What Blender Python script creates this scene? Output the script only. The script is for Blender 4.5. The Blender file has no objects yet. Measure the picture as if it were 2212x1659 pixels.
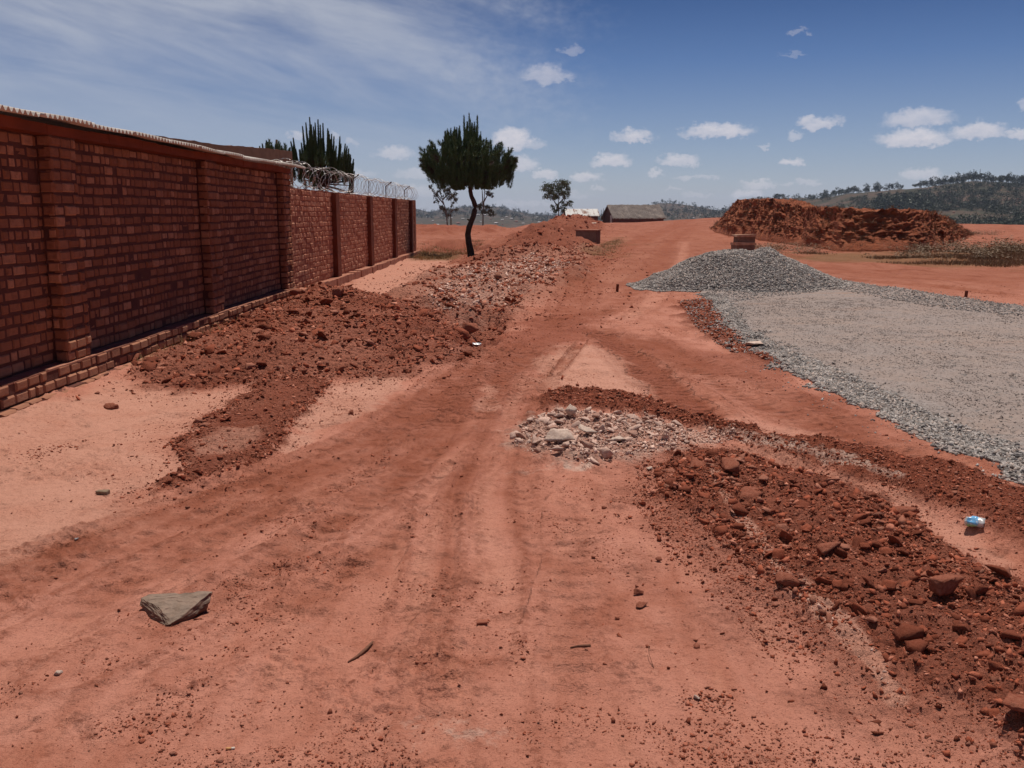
import bpy, bmesh, math, random
import numpy as np
from mathutils import Vector, Matrix, noise as mnoise
R = math.radians
random.seed(7); rng = np.random.default_rng(7)
sc = bpy.context.scene
col = sc.collection

# ------------------------------------------------------------------ camera
F, CX, CY, VH, EYE = 2000.0, 1106.0, 829.5, 457.0, 1.6      # focal length and picture measures used to survey the place
PITCH = math.atan((CY - VH) / F)
cam = bpy.data.cameras.new('camera'); camo = bpy.data.objects.new('camera', cam); col.objects.link(camo)
cam.lens = 36 * F / 2212; cam.sensor_width = 36; cam.clip_start = 0.05; cam.clip_end = 20000
camo.location = (0, 0, EYE); camo.rotation_euler = (R(90) - PITCH, 0, 0)
sc.camera = camo

def ray(u, v):
    a = (u - CX) / F; b = -(v - CY) / F; c, s = math.cos(PITCH), math.sin(PITCH)
    return (a, c + b * s, -s + b * c)
def P(u, v, z=0.0):                       # survey point on the level z
    r = ray(u, v); t = (z - EYE) / r[2]
    return (r[0] * t, r[1] * t)
def PY(u, v, y):                          # survey point at distance y
    r = ray(u, v); t = y / r[1]
    return (r[0] * t, y, EYE + r[2] * t)
def azel(u, v):
    r = ray(u, v); return math.atan2(r[0], r[1]), math.asin(r[2] / math.sqrt(sum(q * q for q in r)))

# ------------------------------------------------------------------ light
SUN = Vector((0.105, 0.33, 0.94)).normalized()
sun = bpy.data.lights.new('sun', 'SUN'); suno = bpy.data.objects.new('sun', sun); col.objects.link(suno)
sun.energy = 3.9; sun.angle = R(0.5); sun.color = (1.0, 0.93, 0.84)
suno.location = (0, 0, 50); suno.rotation_euler = SUN.to_track_quat('Z', 'Y').to_euler()
sc.view_settings.view_transform = 'Standard'; sc.view_settings.look = 'None'
sc.view_settings.exposure = 0.16; sc.view_settings.gamma = 1; sc.view_settings.use_curve_mapping = False

# ------------------------------------------------------------------ node helper
class NT:
    def __init__(s, tree): s.t = tree; s.n = tree.nodes; s.l = tree.links
    def add(s, typ, **kw):
        n = s.n.new(typ)
        for k, v in kw.items(): setattr(n, k, v)
        return n
    def put(s, sock, v):
        if v is None: return
        if hasattr(v, 'links'): s.l.new(v, sock)
        else: sock.default_value = v
    def m(s, op, a, b=None, c=None, clamp=False):
        n = s.add('ShaderNodeMath', operation=op, use_clamp=clamp)
        for i, q in enumerate((a, b, c)): s.put(n.inputs[i], q)
        return n.outputs[0]
    def vm(s, op, a, b=None):
        n = s.add('ShaderNodeVectorMath', operation=op); s.put(n.inputs[0], a)
        if b is not None: s.put(n.inputs[1], b)
        return n.outputs[0]
    def mix(s, f, a, b, typ='MIX'):
        n = s.add('ShaderNodeMix', data_type='RGBA', blend_type=typ)
        s.put(n.inputs[0], f); s.put(n.inputs[6], a if not isinstance(a, tuple) else (*a, 1)[:4]); s.put(n.inputs[7], b if not isinstance(b, tuple) else (*b, 1)[:4])
        return n.outputs[2]
    def noise(s, vec, scale, detail=4, rough=.55, dist=0.0):
        n = s.add('ShaderNodeTexNoise'); s.put(n.inputs['Vector'], vec)
        n.inputs['Scale'].default_value = scale; n.inputs['Detail'].default_value = detail
        n.inputs['Roughness'].default_value = rough; n.inputs['Distortion'].default_value = dist
        return n.outputs['Fac']
    def vor(s, vec, scale, feature='F1', out='Distance', rnd=1.0):
        n = s.add('ShaderNodeTexVoronoi', feature=feature); s.put(n.inputs['Vector'], vec)
        n.inputs['Scale'].default_value = scale; n.inputs['Randomness'].default_value = rnd
        return n.outputs[out]
    def rng(s, v, a, b, c=0.0, d=1.0, smooth=False):
        n = s.add('ShaderNodeMapRange', interpolation_type='SMOOTHSTEP' if smooth else 'LINEAR')
        s.put(n.inputs['Value'], v)
        for k, q in zip(('From Min', 'From Max', 'To Min', 'To Max'), (a, b, c, d)): n.inputs[k].default_value = q
        return n.outputs[0]
    def bump(s, h, strength, dist, normal=None):
        n = s.add('ShaderNodeBump'); n.inputs['Strength'].default_value = strength; n.inputs['Distance'].default_value = dist
        s.put(n.inputs['Height'], h)
        if normal is not None: s.put(n.inputs['Normal'], normal)
        return n.outputs[0]
    def scale3(s, vec, xyz):
        n = s.add('ShaderNodeMapping'); s.put(n.inputs['Vector'], vec); n.inputs['Scale'].default_value = xyz
        return n.outputs[0]

def mat(name):
    m = bpy.data.materials.new(name); m.use_nodes = True; t = NT(m.node_tree)
    b = t.n['Principled BSDF']; b.inputs['Roughness'].default_value = .95
    b.inputs['Specular IOR Level'].default_value = 0.15
    t.b = b; t.mat = m
    t.obj = t.add('ShaderNodeTexCoord').outputs['Object']
    return t
def simple(name, c1, c2, scale=8, rough=.9, bump=.3, bdist=.01, island=0.0, bscale=None, spec=.15, metal=0):
    t = mat(name); n = t.noise(t.obj, scale, 5, .6)
    c = t.mix(t.rng(n, .35, .65), c1, c2)
    if island:
        r = t.add('ShaderNodeNewGeometry').outputs['Random Per Island']
        hsv = t.add('ShaderNodeHueSaturation'); t.put(hsv.inputs['Color'], c)
        t.put(hsv.inputs['Value'], t.rng(r, 0, 1, 1 - island, 1 + island)); c = hsv.outputs[0]
    t.put(t.b.inputs['Base Color'], c); t.b.inputs['Roughness'].default_value = rough
    t.b.inputs['Specular IOR Level'].default_value = spec; t.b.inputs['Metallic'].default_value = metal
    if bump: t.put(t.b.inputs['Normal'], t.bump(t.noise(t.obj, bscale or scale * 4, 5, .65), bump, bdist))
    return t.mat

# ------------------------------------------------------------------ sky
w = bpy.data.worlds.new('World'); sc.world = w; w.use_nodes = True
t = NT(w.node_tree); bg = t.n['Background']
sky = t.add('ShaderNodeTexSky', sky_type='NISHITA', sun_disc=False)
sky.sun_elevation = math.asin(SUN.z); sky.sun_rotation = math.atan2(SUN.x, SUN.y)
sky.altitude = 1400; sky.air_density = 1.0; sky.dust_density = 0.6; sky.ozone_density = 1.6
d = t.add('ShaderNodeTexCoord').outputs['Generated']
sx = t.add('ShaderNodeSeparateXYZ'); t.put(sx.inputs[0], d)
az = t.m('ARCTAN2', sx.outputs[0], sx.outputs[1]); el = t.m('ARCSINE', sx.outputs[2])
def cmb(a, b, c=0.0):
    n = t.add('ShaderNodeCombineXYZ'); t.put(n.inputs[0], a); t.put(n.inputs[1], b); t.put(n.inputs[2], c); return n.outputs[0]
ae = cmb(az, el)
# warped position for ragged cloud outlines
w1 = t.noise(t.scale3(ae, (1, 1.6, 1)), 55, 5, .6); w2 = t.noise(t.vm('ADD', t.scale3(ae, (1, 1.6, 1)), (7.3, 2.1, 0)), 55, 5, .6)
azw = t.m('ADD', az, t.m('MULTIPLY', t.m('SUBTRACT', w1, .5), .030))
elw = t.m('ADD', el, t.m('MULTIPLY', t.m('SUBTRACT', w2, .5), .020))
w3 = t.noise(ae, 170, 3, .6); azw = t.m('ADD', azw, t.m('MULTIPLY', t.m('SUBTRACT', w3, .5), .010)); elw = t.m('ADD', elw, t.m('MULTIPLY', t.m('SUBTRACT', w3, .5), -.008))
# surveyed cumulus: centre u, base v, half width, height, density
CL = [(1180,180,62,38,.55),(1235,116,26,16,.3),(1725,72,24,9,.3),(1716,120,30,8,.22),(1105,325,48,52,.95),(1145,322,40,22,.4),
 (1368,307,44,30,.85),(1553,297,82,32,.9),(1500,298,30,18,.5),(1768,280,46,30,.8),(1716,302,24,16,.5),(1655,320,16,9,.5),(1980,275,70,40,.72),(1975,317,78,36,.95),
 (2115,298,56,30,.85),(2205,298,26,20,.8),(2212,232,14,14,.5),(1320,362,48,30,.85),(1465,358,48,26,.75),(1714,360,28,18,.85),
 (1265,393,34,22,.75),(1175,384,26,18,.7),(1130,370,40,34,.7),(1420,382,22,14,.65),(1480,388,34,10,.4),(1530,391,28,10,.4),
 (1640,406,44,16,.6),(1455,412,26,8,.35),(1990,390,50,24,.6),(1960,388,22,20,.5),(1620,428,34,22,.7),(850,345,46,28,.6),(905,385,60,22,.4),(760,312,18,14,.35),
 (640,300,22,22,.5),(720,300,16,18,.4),(1290,410,24,10,.4),(1130,445,70,12,.3),(1240,425,40,10,.25),(1510,425,34,10,.3),(1700,405,12,12,.35),(1745,398,34,10,.4),(2060,385,18,10,.3),(900,425,60,26,.35),(760,385,60,20,.3)]
tot = None; shade = None
for (u, v, hw, hh, dn) in CL:
    a0, e0 = azel(u, v); k = 1 / 2050.
    dx = t.m('DIVIDE', t.m('SUBTRACT', azw, a0), hw * 1.1 * k)
    dy = t.m('DIVIDE', t.m('SUBTRACT', elw, e0 + hh * .28 * k), hh * .80 * k)
    dyn = t.m('MAXIMUM', dy, t.m('MULTIPLY', dy, -2.2))
    q = t.m('SUBTRACT', 1.0, t.m('ADD', t.m('MULTIPLY', dx, dx), t.m('MULTIPLY', dyn, dyn)), clamp=True)
    q = t.m('MULTIPLY', t.rng(q, 0, .85, 0, 1, True), dn)
    tot = q if tot is None else t.m('MAXIMUM', tot, q)
    q2 = t.m('MULTIPLY', q, t.m('MULTIPLY_ADD', dy, .55, .62, clamp=True)); shade = q2 if shade is None else t.m('MAXIMUM', shade, q2)
# texture inside the cumulus
cn = t.noise(t.scale3(ae, (1, 2, 1)), 90, 4, .6)
cum = t.m('MULTIPLY', tot, t.rng(cn, .25, .6, .70, 1.0), clamp=True)
# thin cirrus veil to the upper left, in long streaks
ci_v = t.vm('ADD', t.scale3(cmb(t.m('ADD', az, t.m('MULTIPLY', el, .55)), t.m('ADD', el, t.m('MULTIPLY', az, .17))), (1.0, 4.6, 1)), (3.1, .4, 0))
ci = t.noise(ci_v, 3.3, 7, .56, .5); ci2 = t.noise(t.scale3(ci_v, (1.5, 1.0, 1)), 9.0, 6, .62, .3)
ci = t.m('ADD', t.rng(ci, .30, .62, .18, .8, True), t.m('MULTIPLY', t.rng(ci2, .35, .7), .3))
left = t.m('MULTIPLY', t.rng(t.m('ADD', az, t.m('MULTIPLY', t.m('SUBTRACT', w1, .5), .2)), .12, -.10, 0, 1, True), t.rng(t.m('ADD', t.m('MULTIPLY', az, -1.0), t.m('MULTIPLY', el, -1.7)), -.62, -.18, .25, 1, True))
low = t.rng(el, .02, .20, .35, 1.0, True)
ci = t.m('MULTIPLY', t.m('MULTIPLY', ci, left), low, clamp=True)
hz = t.m('POWER', t.rng(el, .0, .30, 1, 0), 2.0)
hsv = t.add('ShaderNodeHueSaturation'); t.put(hsv.inputs['Color'], sky.outputs[0]); hsv.inputs['Saturation'].default_value = 1.0; hsv.inputs['Value'].default_value = .60
tint = t.mix(t.rng(el, .02, .15, 0, 1), (.86, .86, 1.0), (.32, .50, .80)); tint = t.mix(t.rng(el, .15, .32, 0, 1), tint, (.035, .135, .33))
skc = t.mix(1.0, hsv.outputs[0], tint, 'MULTIPLY')
c = t.mix(t.m('MULTIPLY', ci, .74), skc, (4.3, 4.55, 5.2))
c = t.mix(t.m('MULTIPLY', hz, .45), c, (3.5, 3.95, 5.2))
lit = t.m('DIVIDE', shade, t.m('MAXIMUM', tot, .02), clamp=True)
c = t.mix(t.m('MULTIPLY', cum, .86), c, t.mix(lit, (4.1, 4.2, 5.1), (6.9, 6.5, 6.7)))
t.put(bg.inputs['Color'], c); bg.inputs['Strength'].default_value = .1

# ------------------------------------------------------------------ object helpers
def tag(o, label=None, cat=None, group=None, kind=None):
    for k, v in (('label', label), ('category', cat), ('group', group), ('kind', kind)):
        if v: o[k] = v
    return o
def empty(name, loc, rz=0):
    o = bpy.data.objects.new(name, None); col.objects.link(o); o.location = loc; o.rotation_euler = (0, 0, rz); o.empty_display_size = .1
    return o
def link(name, me, m=None, parent=None, smooth=False):
    o = bpy.data.objects.new(name, me); col.objects.link(o)
    if m: me.materials.append(m)
    if parent: o.parent = parent
    if smooth: me.polygons.foreach_set('use_smooth', np.ones(len(me.polygons), bool))
    return o
def npmesh(name, V, Fc):
    """V (n,3) float; Fc (m,k) int, every face with k corners"""
    me = bpy.data.meshes.new(name); V = np.ascontiguousarray(V, np.float32); Fc = np.ascontiguousarray(Fc, np.int32)
    me.vertices.add(len(V)); me.vertices.foreach_set('co', V.ravel())
    k = Fc.shape[1]; me.loops.add(Fc.size); me.loops.foreach_set('vertex_index', Fc.ravel())
    me.polygons.add(len(Fc)); me.polygons.foreach_set('loop_start', np.arange(0, Fc.size, k, dtype=np.int32))
    me.update(calc_edges=True)
    return me
class MB:
    """collects boxes and tubes into one mesh"""
    def __init__(s): s.v = []; s.f = []
    def box(s, x0, x1, y0, y1, z0, z1, j=0.0, M=None):
        b = len(s.v)
        for x in (x0, x1):
            for y in (y0, y1):
                for z in (z0, z1):
                    p = Vector((x + random.uniform(-j, j), y + random.uniform(-j, j), z + random.uniform(-j, j)))
                    s.v.append(tuple(M @ p if M else p))
        for q in ((0,1,3,2),(4,6,7,5),(0,4,5,1),(2,3,7,6),(0,2,6,4),(1,5,7,3)): s.f.append(tuple(b + i for i in q))
    def tube(s, pts, rad, n=6, cap=True):
        pts = [Vector(p) for p in pts]; b = len(s.v); k = len(pts)
        rad = rad if isinstance(rad, (list, tuple)) else [rad] * k
        up = Vector((0.13, .2, 1)).normalized()
        for i, p in enumerate(pts):
            d = (pts[min(i + 1, k - 1)] - pts[max(i - 1, 0)]).normalized()
            a = d.cross(up)
            if a.length < .05: a = d.cross(Vector((1, 0, 0)))
            a.normalize(); c = d.cross(a)
            for j in range(n):
                th = 2 * math.pi * j / n; s.v.append(tuple(p + (a * math.cos(th) + c * math.sin(th)) * rad[i]))
        for i in range(k - 1):
            for j in range(n):
                s.f.append((b + i * n + j, b + i * n + (j + 1) % n, b + (i + 1) * n + (j + 1) % n, b + (i + 1) * n + j))
        if cap: s.f.append(tuple(b + j for j in range(n))[::-1]); s.f.append(tuple(b + (k - 1) * n + j for j in range(n)))
    def build(s, name, m, parent=None, smooth=False):
        me = bpy.data.meshes.new(name); me.from_pydata(s.v, [], s.f); me.update()
        return link(name, me, m, parent, smooth)

# ------------------------------------------------------------------ numpy noise
def _h(ix, iy, seed):
    n = (ix.astype(np.int64) * 374761393 + iy.astype(np.int64) * 668265263 + seed * 974634777) & 0xffffffff
    n = ((n ^ (n >> 13)) * 1274126177) & 0xffffffff
    n = n ^ (n >> 16)
    return (n & 0xffff).astype(np.float32) / 65535.0
def vn(x, y, f, seed=0):
    x = x * f + 1000.37 + seed * 3.1; y = y * f + 1000.71
    ix = np.floor(x); iy = np.floor(y); fx = (x - ix).astype(np.float32); fy = (y - iy).astype(np.float32)
    fx = fx * fx * (3 - 2 * fx); fy = fy * fy * (3 - 2 * fy)
    a, b = _h(ix, iy, seed), _h(ix + 1, iy, seed); c, d = _h(ix, iy + 1, seed), _h(ix + 1, iy + 1, seed)
    return (a + (b - a) * fx) * (1 - fy) + (c + (d - c) * fx) * fy - .5
def fbm(x, y, f, o=4, seed=0, g=.5):
    r = 0; a = 1.0
    for i in range(o):
        r = r + a * vn(x, y, f, seed + i * 17); f *= 2.03; a *= g
    return r
def ridge(x, y, f, o=4, seed=0, g=.55):
    r = 0; a = 1.0
    for i in range(o):
        r = r + a * (.5 - 2 * np.abs(vn(x, y, f, seed + i * 13))); f *= 2.07; a *= g
    return r
def sstep(x, a, b):
    q = np.clip((x - a) / (b - a), 0, 1); return q * q * (3 - 2 * q)

class Zone:
    """a patch of ground, surveyed outline, ragged soft edge; returns 0..1"""
    def __init__(s, pts, soft, rag=0.0, ragf=3.0, seed=0, z=0.0, world=False):
        s.p = np.array([p if world else P(*p, z) for p in pts]); s.soft = soft; s.rag = rag; s.rf = ragf; s.seed = seed
    def sd(s, x, y):
        p = s.p; n = len(p); dmin = np.full(x.shape, 1e9, np.float32); ins = np.zeros(x.shape, bool)
        for i in range(n):
            ax, ay = p[i]; bx, by = p[(i + 1) % n]
            dx, dy = bx - ax, by - ay; q = np.clip(((x - ax) * dx + (y - ay) * dy) / (dx * dx + dy * dy + 1e-9), 0, 1)
            dd = (x - ax - q * dx) ** 2 + (y - ay - q * dy) ** 2; dmin = np.minimum(dmin, dd)
            cnd = (ay > y) != (by > y)
            with np.errstate(divide='ignore', invalid='ignore'):
                xi = (bx - ax) * (y - ay) / (by - ay + 1e-12) + ax
            ins ^= cnd & (x < xi)
        dmin = np.sqrt(dmin); return np.where(ins, dmin, -dmin)
    def full(s, x, y, soft=None, raw=False):
        soft = soft or s.soft; out = np.full(x.shape, -9.0 if raw else 0.0, np.float32); m = 2 * s.rag + soft + .3
        lo = s.p.min(0) - m; hi = s.p.max(0) + m
        k = (x > lo[0]) & (x < hi[0]) & (y > lo[1]) & (y < hi[1])
        if k.any():
            xx, yy = x[k], y[k]; d = s.sd(xx, yy)
            if s.rag: d = d + s.rag * 2 * fbm(xx, yy, s.rf, 4, s.seed + 5, .62)
            out[k] = d if raw else sstep(d, -soft * .5, soft * .5)
        return out
    def points(s, n):
        lo = s.p.min(0); hi = s.p.max(0); X = []; c = 0
        while c < n:
            q = rng.random((n * 2, 2)) * (hi - lo) + lo
            k = s.sd(q[:, 0], q[:, 1]) > 0; X.append(q[k]); c += k.sum()
        return np.concatenate(X)[:n]

# ------------------------------------------------------------------ survey of the ground
Z = dict(
 mound=Zone([(262,838),(330,800),(480,715),(600,655),(650,632),(720,632),(800,648),(880,660),(960,690),(1040,740),(1000,775),(900,805),(830,818),(720,822),(565,834),(400,845)], .5, .12, 2.5, 1),
 moundred=Zone([(262,838),(330,790),(480,700),(600,640),(650,622),(720,628),(800,650),(880,660),(1000,665),(1100,640),(1130,660),(1060,740),(1030,775),(900,812),(830,822),(720,826),(565,838),(400,850)], .2, .14, 2.5, 2),
 strip=Zone([(565,832),(720,824),(700,860),(650,905),(600,980),(560,1010),(440,1045),(340,1070),(400,1020),(370,965),(420,930),(500,880)], .10, .08, 4, 3),
 stripflat=Zone([(480,935),(560,930),(540,985),(430,1000),(400,990)], .12, .06, 4, 31),
 paleL=Zone([(-200,960),(0,925),(130,880),(250,840),(420,846),(570,836),(505,885),(420,925),(360,965),(390,1015),(330,1080),(250,1130),(80,1200),(-100,1290),(-400,1300)], .5, .15, 2, 4),
 paleM=Zone([(725,828),(880,818),(845,865),(700,930),(640,985),(600,985),(650,905)], .12, .08, 4, 5),
 paleR=Zone([(1145,800),(1200,750),(1290,745),(1345,775),(1400,830),(1470,892),(1330,862),(1185,852)], .15, .12, 3, 6),
 paleW=Zone([(715,625),(780,590),(870,560),(960,555),(985,575),(930,620),(860,640),(760,640)], .6, .3, 1, 7),
 trackL=Zone([(1085,735),(1155,770),(1150,850),(1100,950),(1060,1100),(960,1120),(800,1030),(620,1010),(760,930),(880,855),(980,800)], .5, .2, 2, 8),
 treadL=Zone([(1085,740),(1150,780),(1150,850),(1095,900),(1050,910),(900,930),(780,960),(860,880),(960,820)], .3, .12, 3, 9),
 palept=Zone([(1040,828),(1080,826),(1082,885),(1030,890)], .1, .06, 4, 10),
 treadR=Zone([(1275,715),(1320,720),(1400,770),(1500,850),(1610,925),(1560,940),(1500,905),(1420,850),(1340,775)], .12, .08, 4, 11),
 redtop=Zone([(1085,700),(1250,668),(1300,700),(1290,735),(1180,770),(1080,760)], .5, .4, 1.2, 12),
 redcross=Zone([(1200,715),(1480,740),(1700,800),(1900,880),(1980,940),(1830,950),(1700,880),(1500,800),(1300,740)], .5, .3, 1.2, 45),
 arc=Zone([(1170,862),(1230,850),(1340,853),(1440,880),(1490,905),(1600,925),(1640,948),(1590,945),(1480,925),(1400,905),(1300,888),(1190,885)], .12, .07, 6, 13),
 rubble=Zone([(1125,925),(1200,890),(1300,900),(1400,905),(1490,935),(1480,970),(1400,990),(1260,1012),(1160,985),(1105,970)], .18, .10, 6, 14),
 whitestreak=Zone([(1380,920),(1500,935),(1620,948),(1560,958),(1400,950)], .1, .08, 5, 15),
 whiteline=Zone([(1600,945),(1780,990),(1960,1050),(1950,1056),(1760,1002),(1590,955)], .04, .02, 5, 41),
 whitefoot=Zone([(1215,1008),(1270,1005),(1265,1018),(1225,1018)], .05, .04, 8, 16),
 berm=Zone([(1475,902),(1560,925),(1650,948),(1800,960),(1950,1000),(2080,1022),(2240,1075),(2420,1150),(2400,1260),(2230,1180),(2090,1120),(1960,1070),(1830,1030),(1730,1000),(1620,965),(1540,945)], .18, .07, 5, 17),
 rut=Zone([(1480,960),(1620,965),(1780,1015),(1960,1075),(2080,1140),(2200,1220),(2160,1245),(2060,1190),(1930,1105),(1760,1040),(1640,990)], .08, .04, 5, 18),
 dug=Zone([(1410,1015),(1500,975),(1600,985),(1740,1020),(1880,1075),(2010,1160),(2130,1240),(2300,1330),(2420,1500),(2420,1700),(2200,1640),(2120,1570),(1960,1480),(1800,1370),(1700,1300),(1600,1220),(1520,1150),(1430,1085)], .22, .10, 5, 19),
 halo=Zone([(1380,1000),(1500,965),(1700,1000),(2100,1220),(2500,1500),(2400,1900),(2080,1650),(1850,1540),(1700,1460),(1580,1330),(1440,1200),(1370,1090)], .5, .2, 4, 20),
 hardline=Zone([(1525,1035),(1545,1035),(1590,1110),(1660,1190),(1720,1270),(1830,1360),(1910,1450),(1960,1520),(1925,1530),(1870,1460),(1790,1370),(1690,1285),(1640,1210),(1570,1120)], .03, .018, 9, 21),
 gravel=Zone([(1500,632),(1800,600),(1900,620),(2060,640),(2212,660),(2700,740),(3200,1000),(2600,1230),(2240,1065),(2110,990),(2010,945),(1880,885),(1760,830),(1650,775),(1570,715),(1545,660)], .10, .17, 3, 22),
 gravband=Zone([(1530,640),(1570,650),(1620,720),(1700,765),(1840,820),(1950,870),(2070,930),(2212,975),(2400,1100),(2240,1065),(2110,990),(2010,945),(1880,885),(1760,830),(1650,775),(1570,715)], .5, .3, 2, 43),
 gravedge=Zone([(1465,655),(1540,650),(1565,700),(1640,760),(1700,800),(1660,790),(1570,760),(1500,712)], .3, .2, 2, 23),
 heap=Zone([(1022,575),(1060,545),(1110,520),(1170,495),(1215,483),(1300,487),(1300,500),(1240,520),(1245,545),(1180,560),(1080,585)], 1.5, .7, .5, 24),
 digs=Zone([(940,600),(1010,575),(1130,560),(1230,548),(1285,545),(1250,590),(1200,620),(1130,645),(1080,690),(1000,690),(900,655),(870,645)], 1.0, .4, 1, 25),
 digwhite=Zone([(940,650),(1010,588),(1150,570),(1240,585),(1200,608),(1130,632),(1070,668),(980,690),(910,668)], 1.2, .6, 1, 26),
 chan=Zone([(1085,600),(1130,600),(1120,640),(1075,690),(1030,740),(1010,745),(1020,700),(1060,640)], .8, .2, 2, 27),
 pit=Zone([(900,528),(960,518),(1040,520),(1050,540),(990,552),(900,545)], 1.5, .6, .6, 28),
 band2=Zone([(895,497),(980,498),(1060,497),(1060,504),(960,507),(895,509)], 2, 1.0, .3, 44),
 scrubR=Zone([(1740,548),(1900,548),(2060,545),(2200,528),(2260,570),(2160,580),(2000,572),(1850,566),(1720,560)], 2.5, 1.0, .5, 29),
 scrubB=Zone([(1300,530),(1340,515),(1345,535),(1300,555),(1262,560)], 1.6, .8, .6, 30),
 drygrass=Zone([(880,548),(960,540),(1000,552),(970,566),(900,566)], 1, .5, 1, 32),
 cracks=Zone([(560,905),(640,905),(640,985),(600,985),(450,940)], .3, .2, 3, 33),
 footR=Zone([(1560,870),(1640,900),(1780,945),(1760,950),(1640,945),(1590,915)], .25, .1, 3, 34),
 palept2=Zone([(1455,700),(1500,690),(1540,705),(1500,716)], .3, .2, 2, 46),
)
TR = [([(1090,740),(905,900),(700,1012),(450,1095),(100,1235),(-200,1400)],.17,1.0),([(1060,740),(860,905),(640,1005),(360,1100),(0,1225),(-300,1350)],.15,.7),([(1135,765),(985,950),(850,1065),(640,1180),(420,1310),(150,1450)],.16,.8),
 ([(1130,780),(1078,1000),(1060,1200),(1050,1400)],.14,-.8),([(1150,850),(1135,1000),(1110,1120),(1090,1300)],.15,.6),([(1290,700),(1450,820),(1600,930)],.2,.6),([(1380,720),(1560,840),(1800,930),(2000,985),(2150,1030)],.18,.8),([(1300,720),(1480,770),(1700,850),(1930,950)],.15,.6),
 ([(1230,690),(1262,640),(1255,590),(1335,545),(1400,510),(1470,484)],.22,.9),([(1180,720),(1235,650),(1240,600),(1300,560),(1420,505),(1500,482)],.22,.9),([(1300,690),(1370,620),(1430,560),(1450,520),(1500,490)],.25,.8),([(1340,700),(1420,640),(1470,570),(1470,520)],.2,-.6),([(1210,810),(1235,765),(1252,738)],.06,1.6),
 ([(1760,600),(1950,612),(2212,640)],.2,1.0),([(1760,585),(1980,598),(2212,615)],.3,.9),([(940,1120),(1000,1250),(960,1400),(980,1659)],.13,.4),([(1250,1050),(1220,1200),(1240,1400),(1300,1659)],.14,.4)]
TRW = [(np.array([P(*p) for p in a]), b, c) for a, b, c in TR]
TRW += [(p + np.array([.42, .0]), w_ * .8, a_ * .7) for p, w_, a_ in TRW[:3]] + [(p - np.array([.30, .0]), w_ * .6, a_ * .8) for p, w_, a_ in TRW[3:6]]
TRW = [(p, w_ * .72, a_ * 1.2) for p, w_, a_ in TRW]
def tracks(x, y):
    """signed track strength and the distance along, for wheel ruts pressed in the soil"""
    st = np.zeros(x.shape, np.float32); edge = np.zeros(x.shape, np.float32); ph = np.zeros(x.shape, np.float32); g1 = np.zeros(x.shape, np.float32); g2 = np.zeros(x.shape, np.float32)
    for p, wd, am in TRW:
        # soften the corners
        q = p
        for _ in range(2):
            q = np.concatenate([[q[0]], np.stack([q[:-1] * .75 + q[1:] * .25, q[:-1] * .25 + q[1:] * .75], 1).reshape(-1, 2), [q[-1]]])
        lo = q.min(0) - 1.2; hi = q.max(0) + 1.2; k = (x > lo[0]) & (x < hi[0]) & (y > lo[1]) & (y < hi[1])
        if not k.any(): continue
        xx, yy = x[k] + .10 * fbm(x[k], y[k], .8, 2, 500), y[k]; dm = np.full(xx.shape, 1e9, np.float32); al = np.zeros(xx.shape, np.float32); L0 = 0
        for a, b in zip(q[:-1], q[1:]):
            d = b - a; L = float(np.hypot(*d)) + 1e-9; t_ = np.clip(((xx - a[0]) * d[0] + (yy - a[1]) * d[1]) / L ** 2, 0, 1)
            dd = np.hypot(xx - a[0] - t_ * d[0], yy - a[1] - t_ * d[1]); m = dd < dm; dm = np.where(m, dd, dm); al = np.where(m, L0 + t_ * L, al); L0 += L
        far = 1 + np.hypot(xx, yy) * .03; g = np.exp(-(dm / (wd * far)) ** 2) * sstep(al, 0, .9) * (1 - sstep(al, L0 - .8, L0)); e = np.exp(-((dm - wd * far * 1.25) / (.3 * wd)) ** 2)
        st[k] = np.clip(st[k] + g * am, -1, 1); edge[k] = np.maximum(edge[k], e * abs(am)); ph[k] = np.where(g > g1[k], al, ph[k]); g2[k] = np.maximum(g2[k], np.minimum(g, g1[k])); g1[k] = np.maximum(g1[k], g)
    return st, edge, ph, np.clip(g1 * 1.3, 0, 1) * (1 - sstep(g2, .05, .25))
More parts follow.
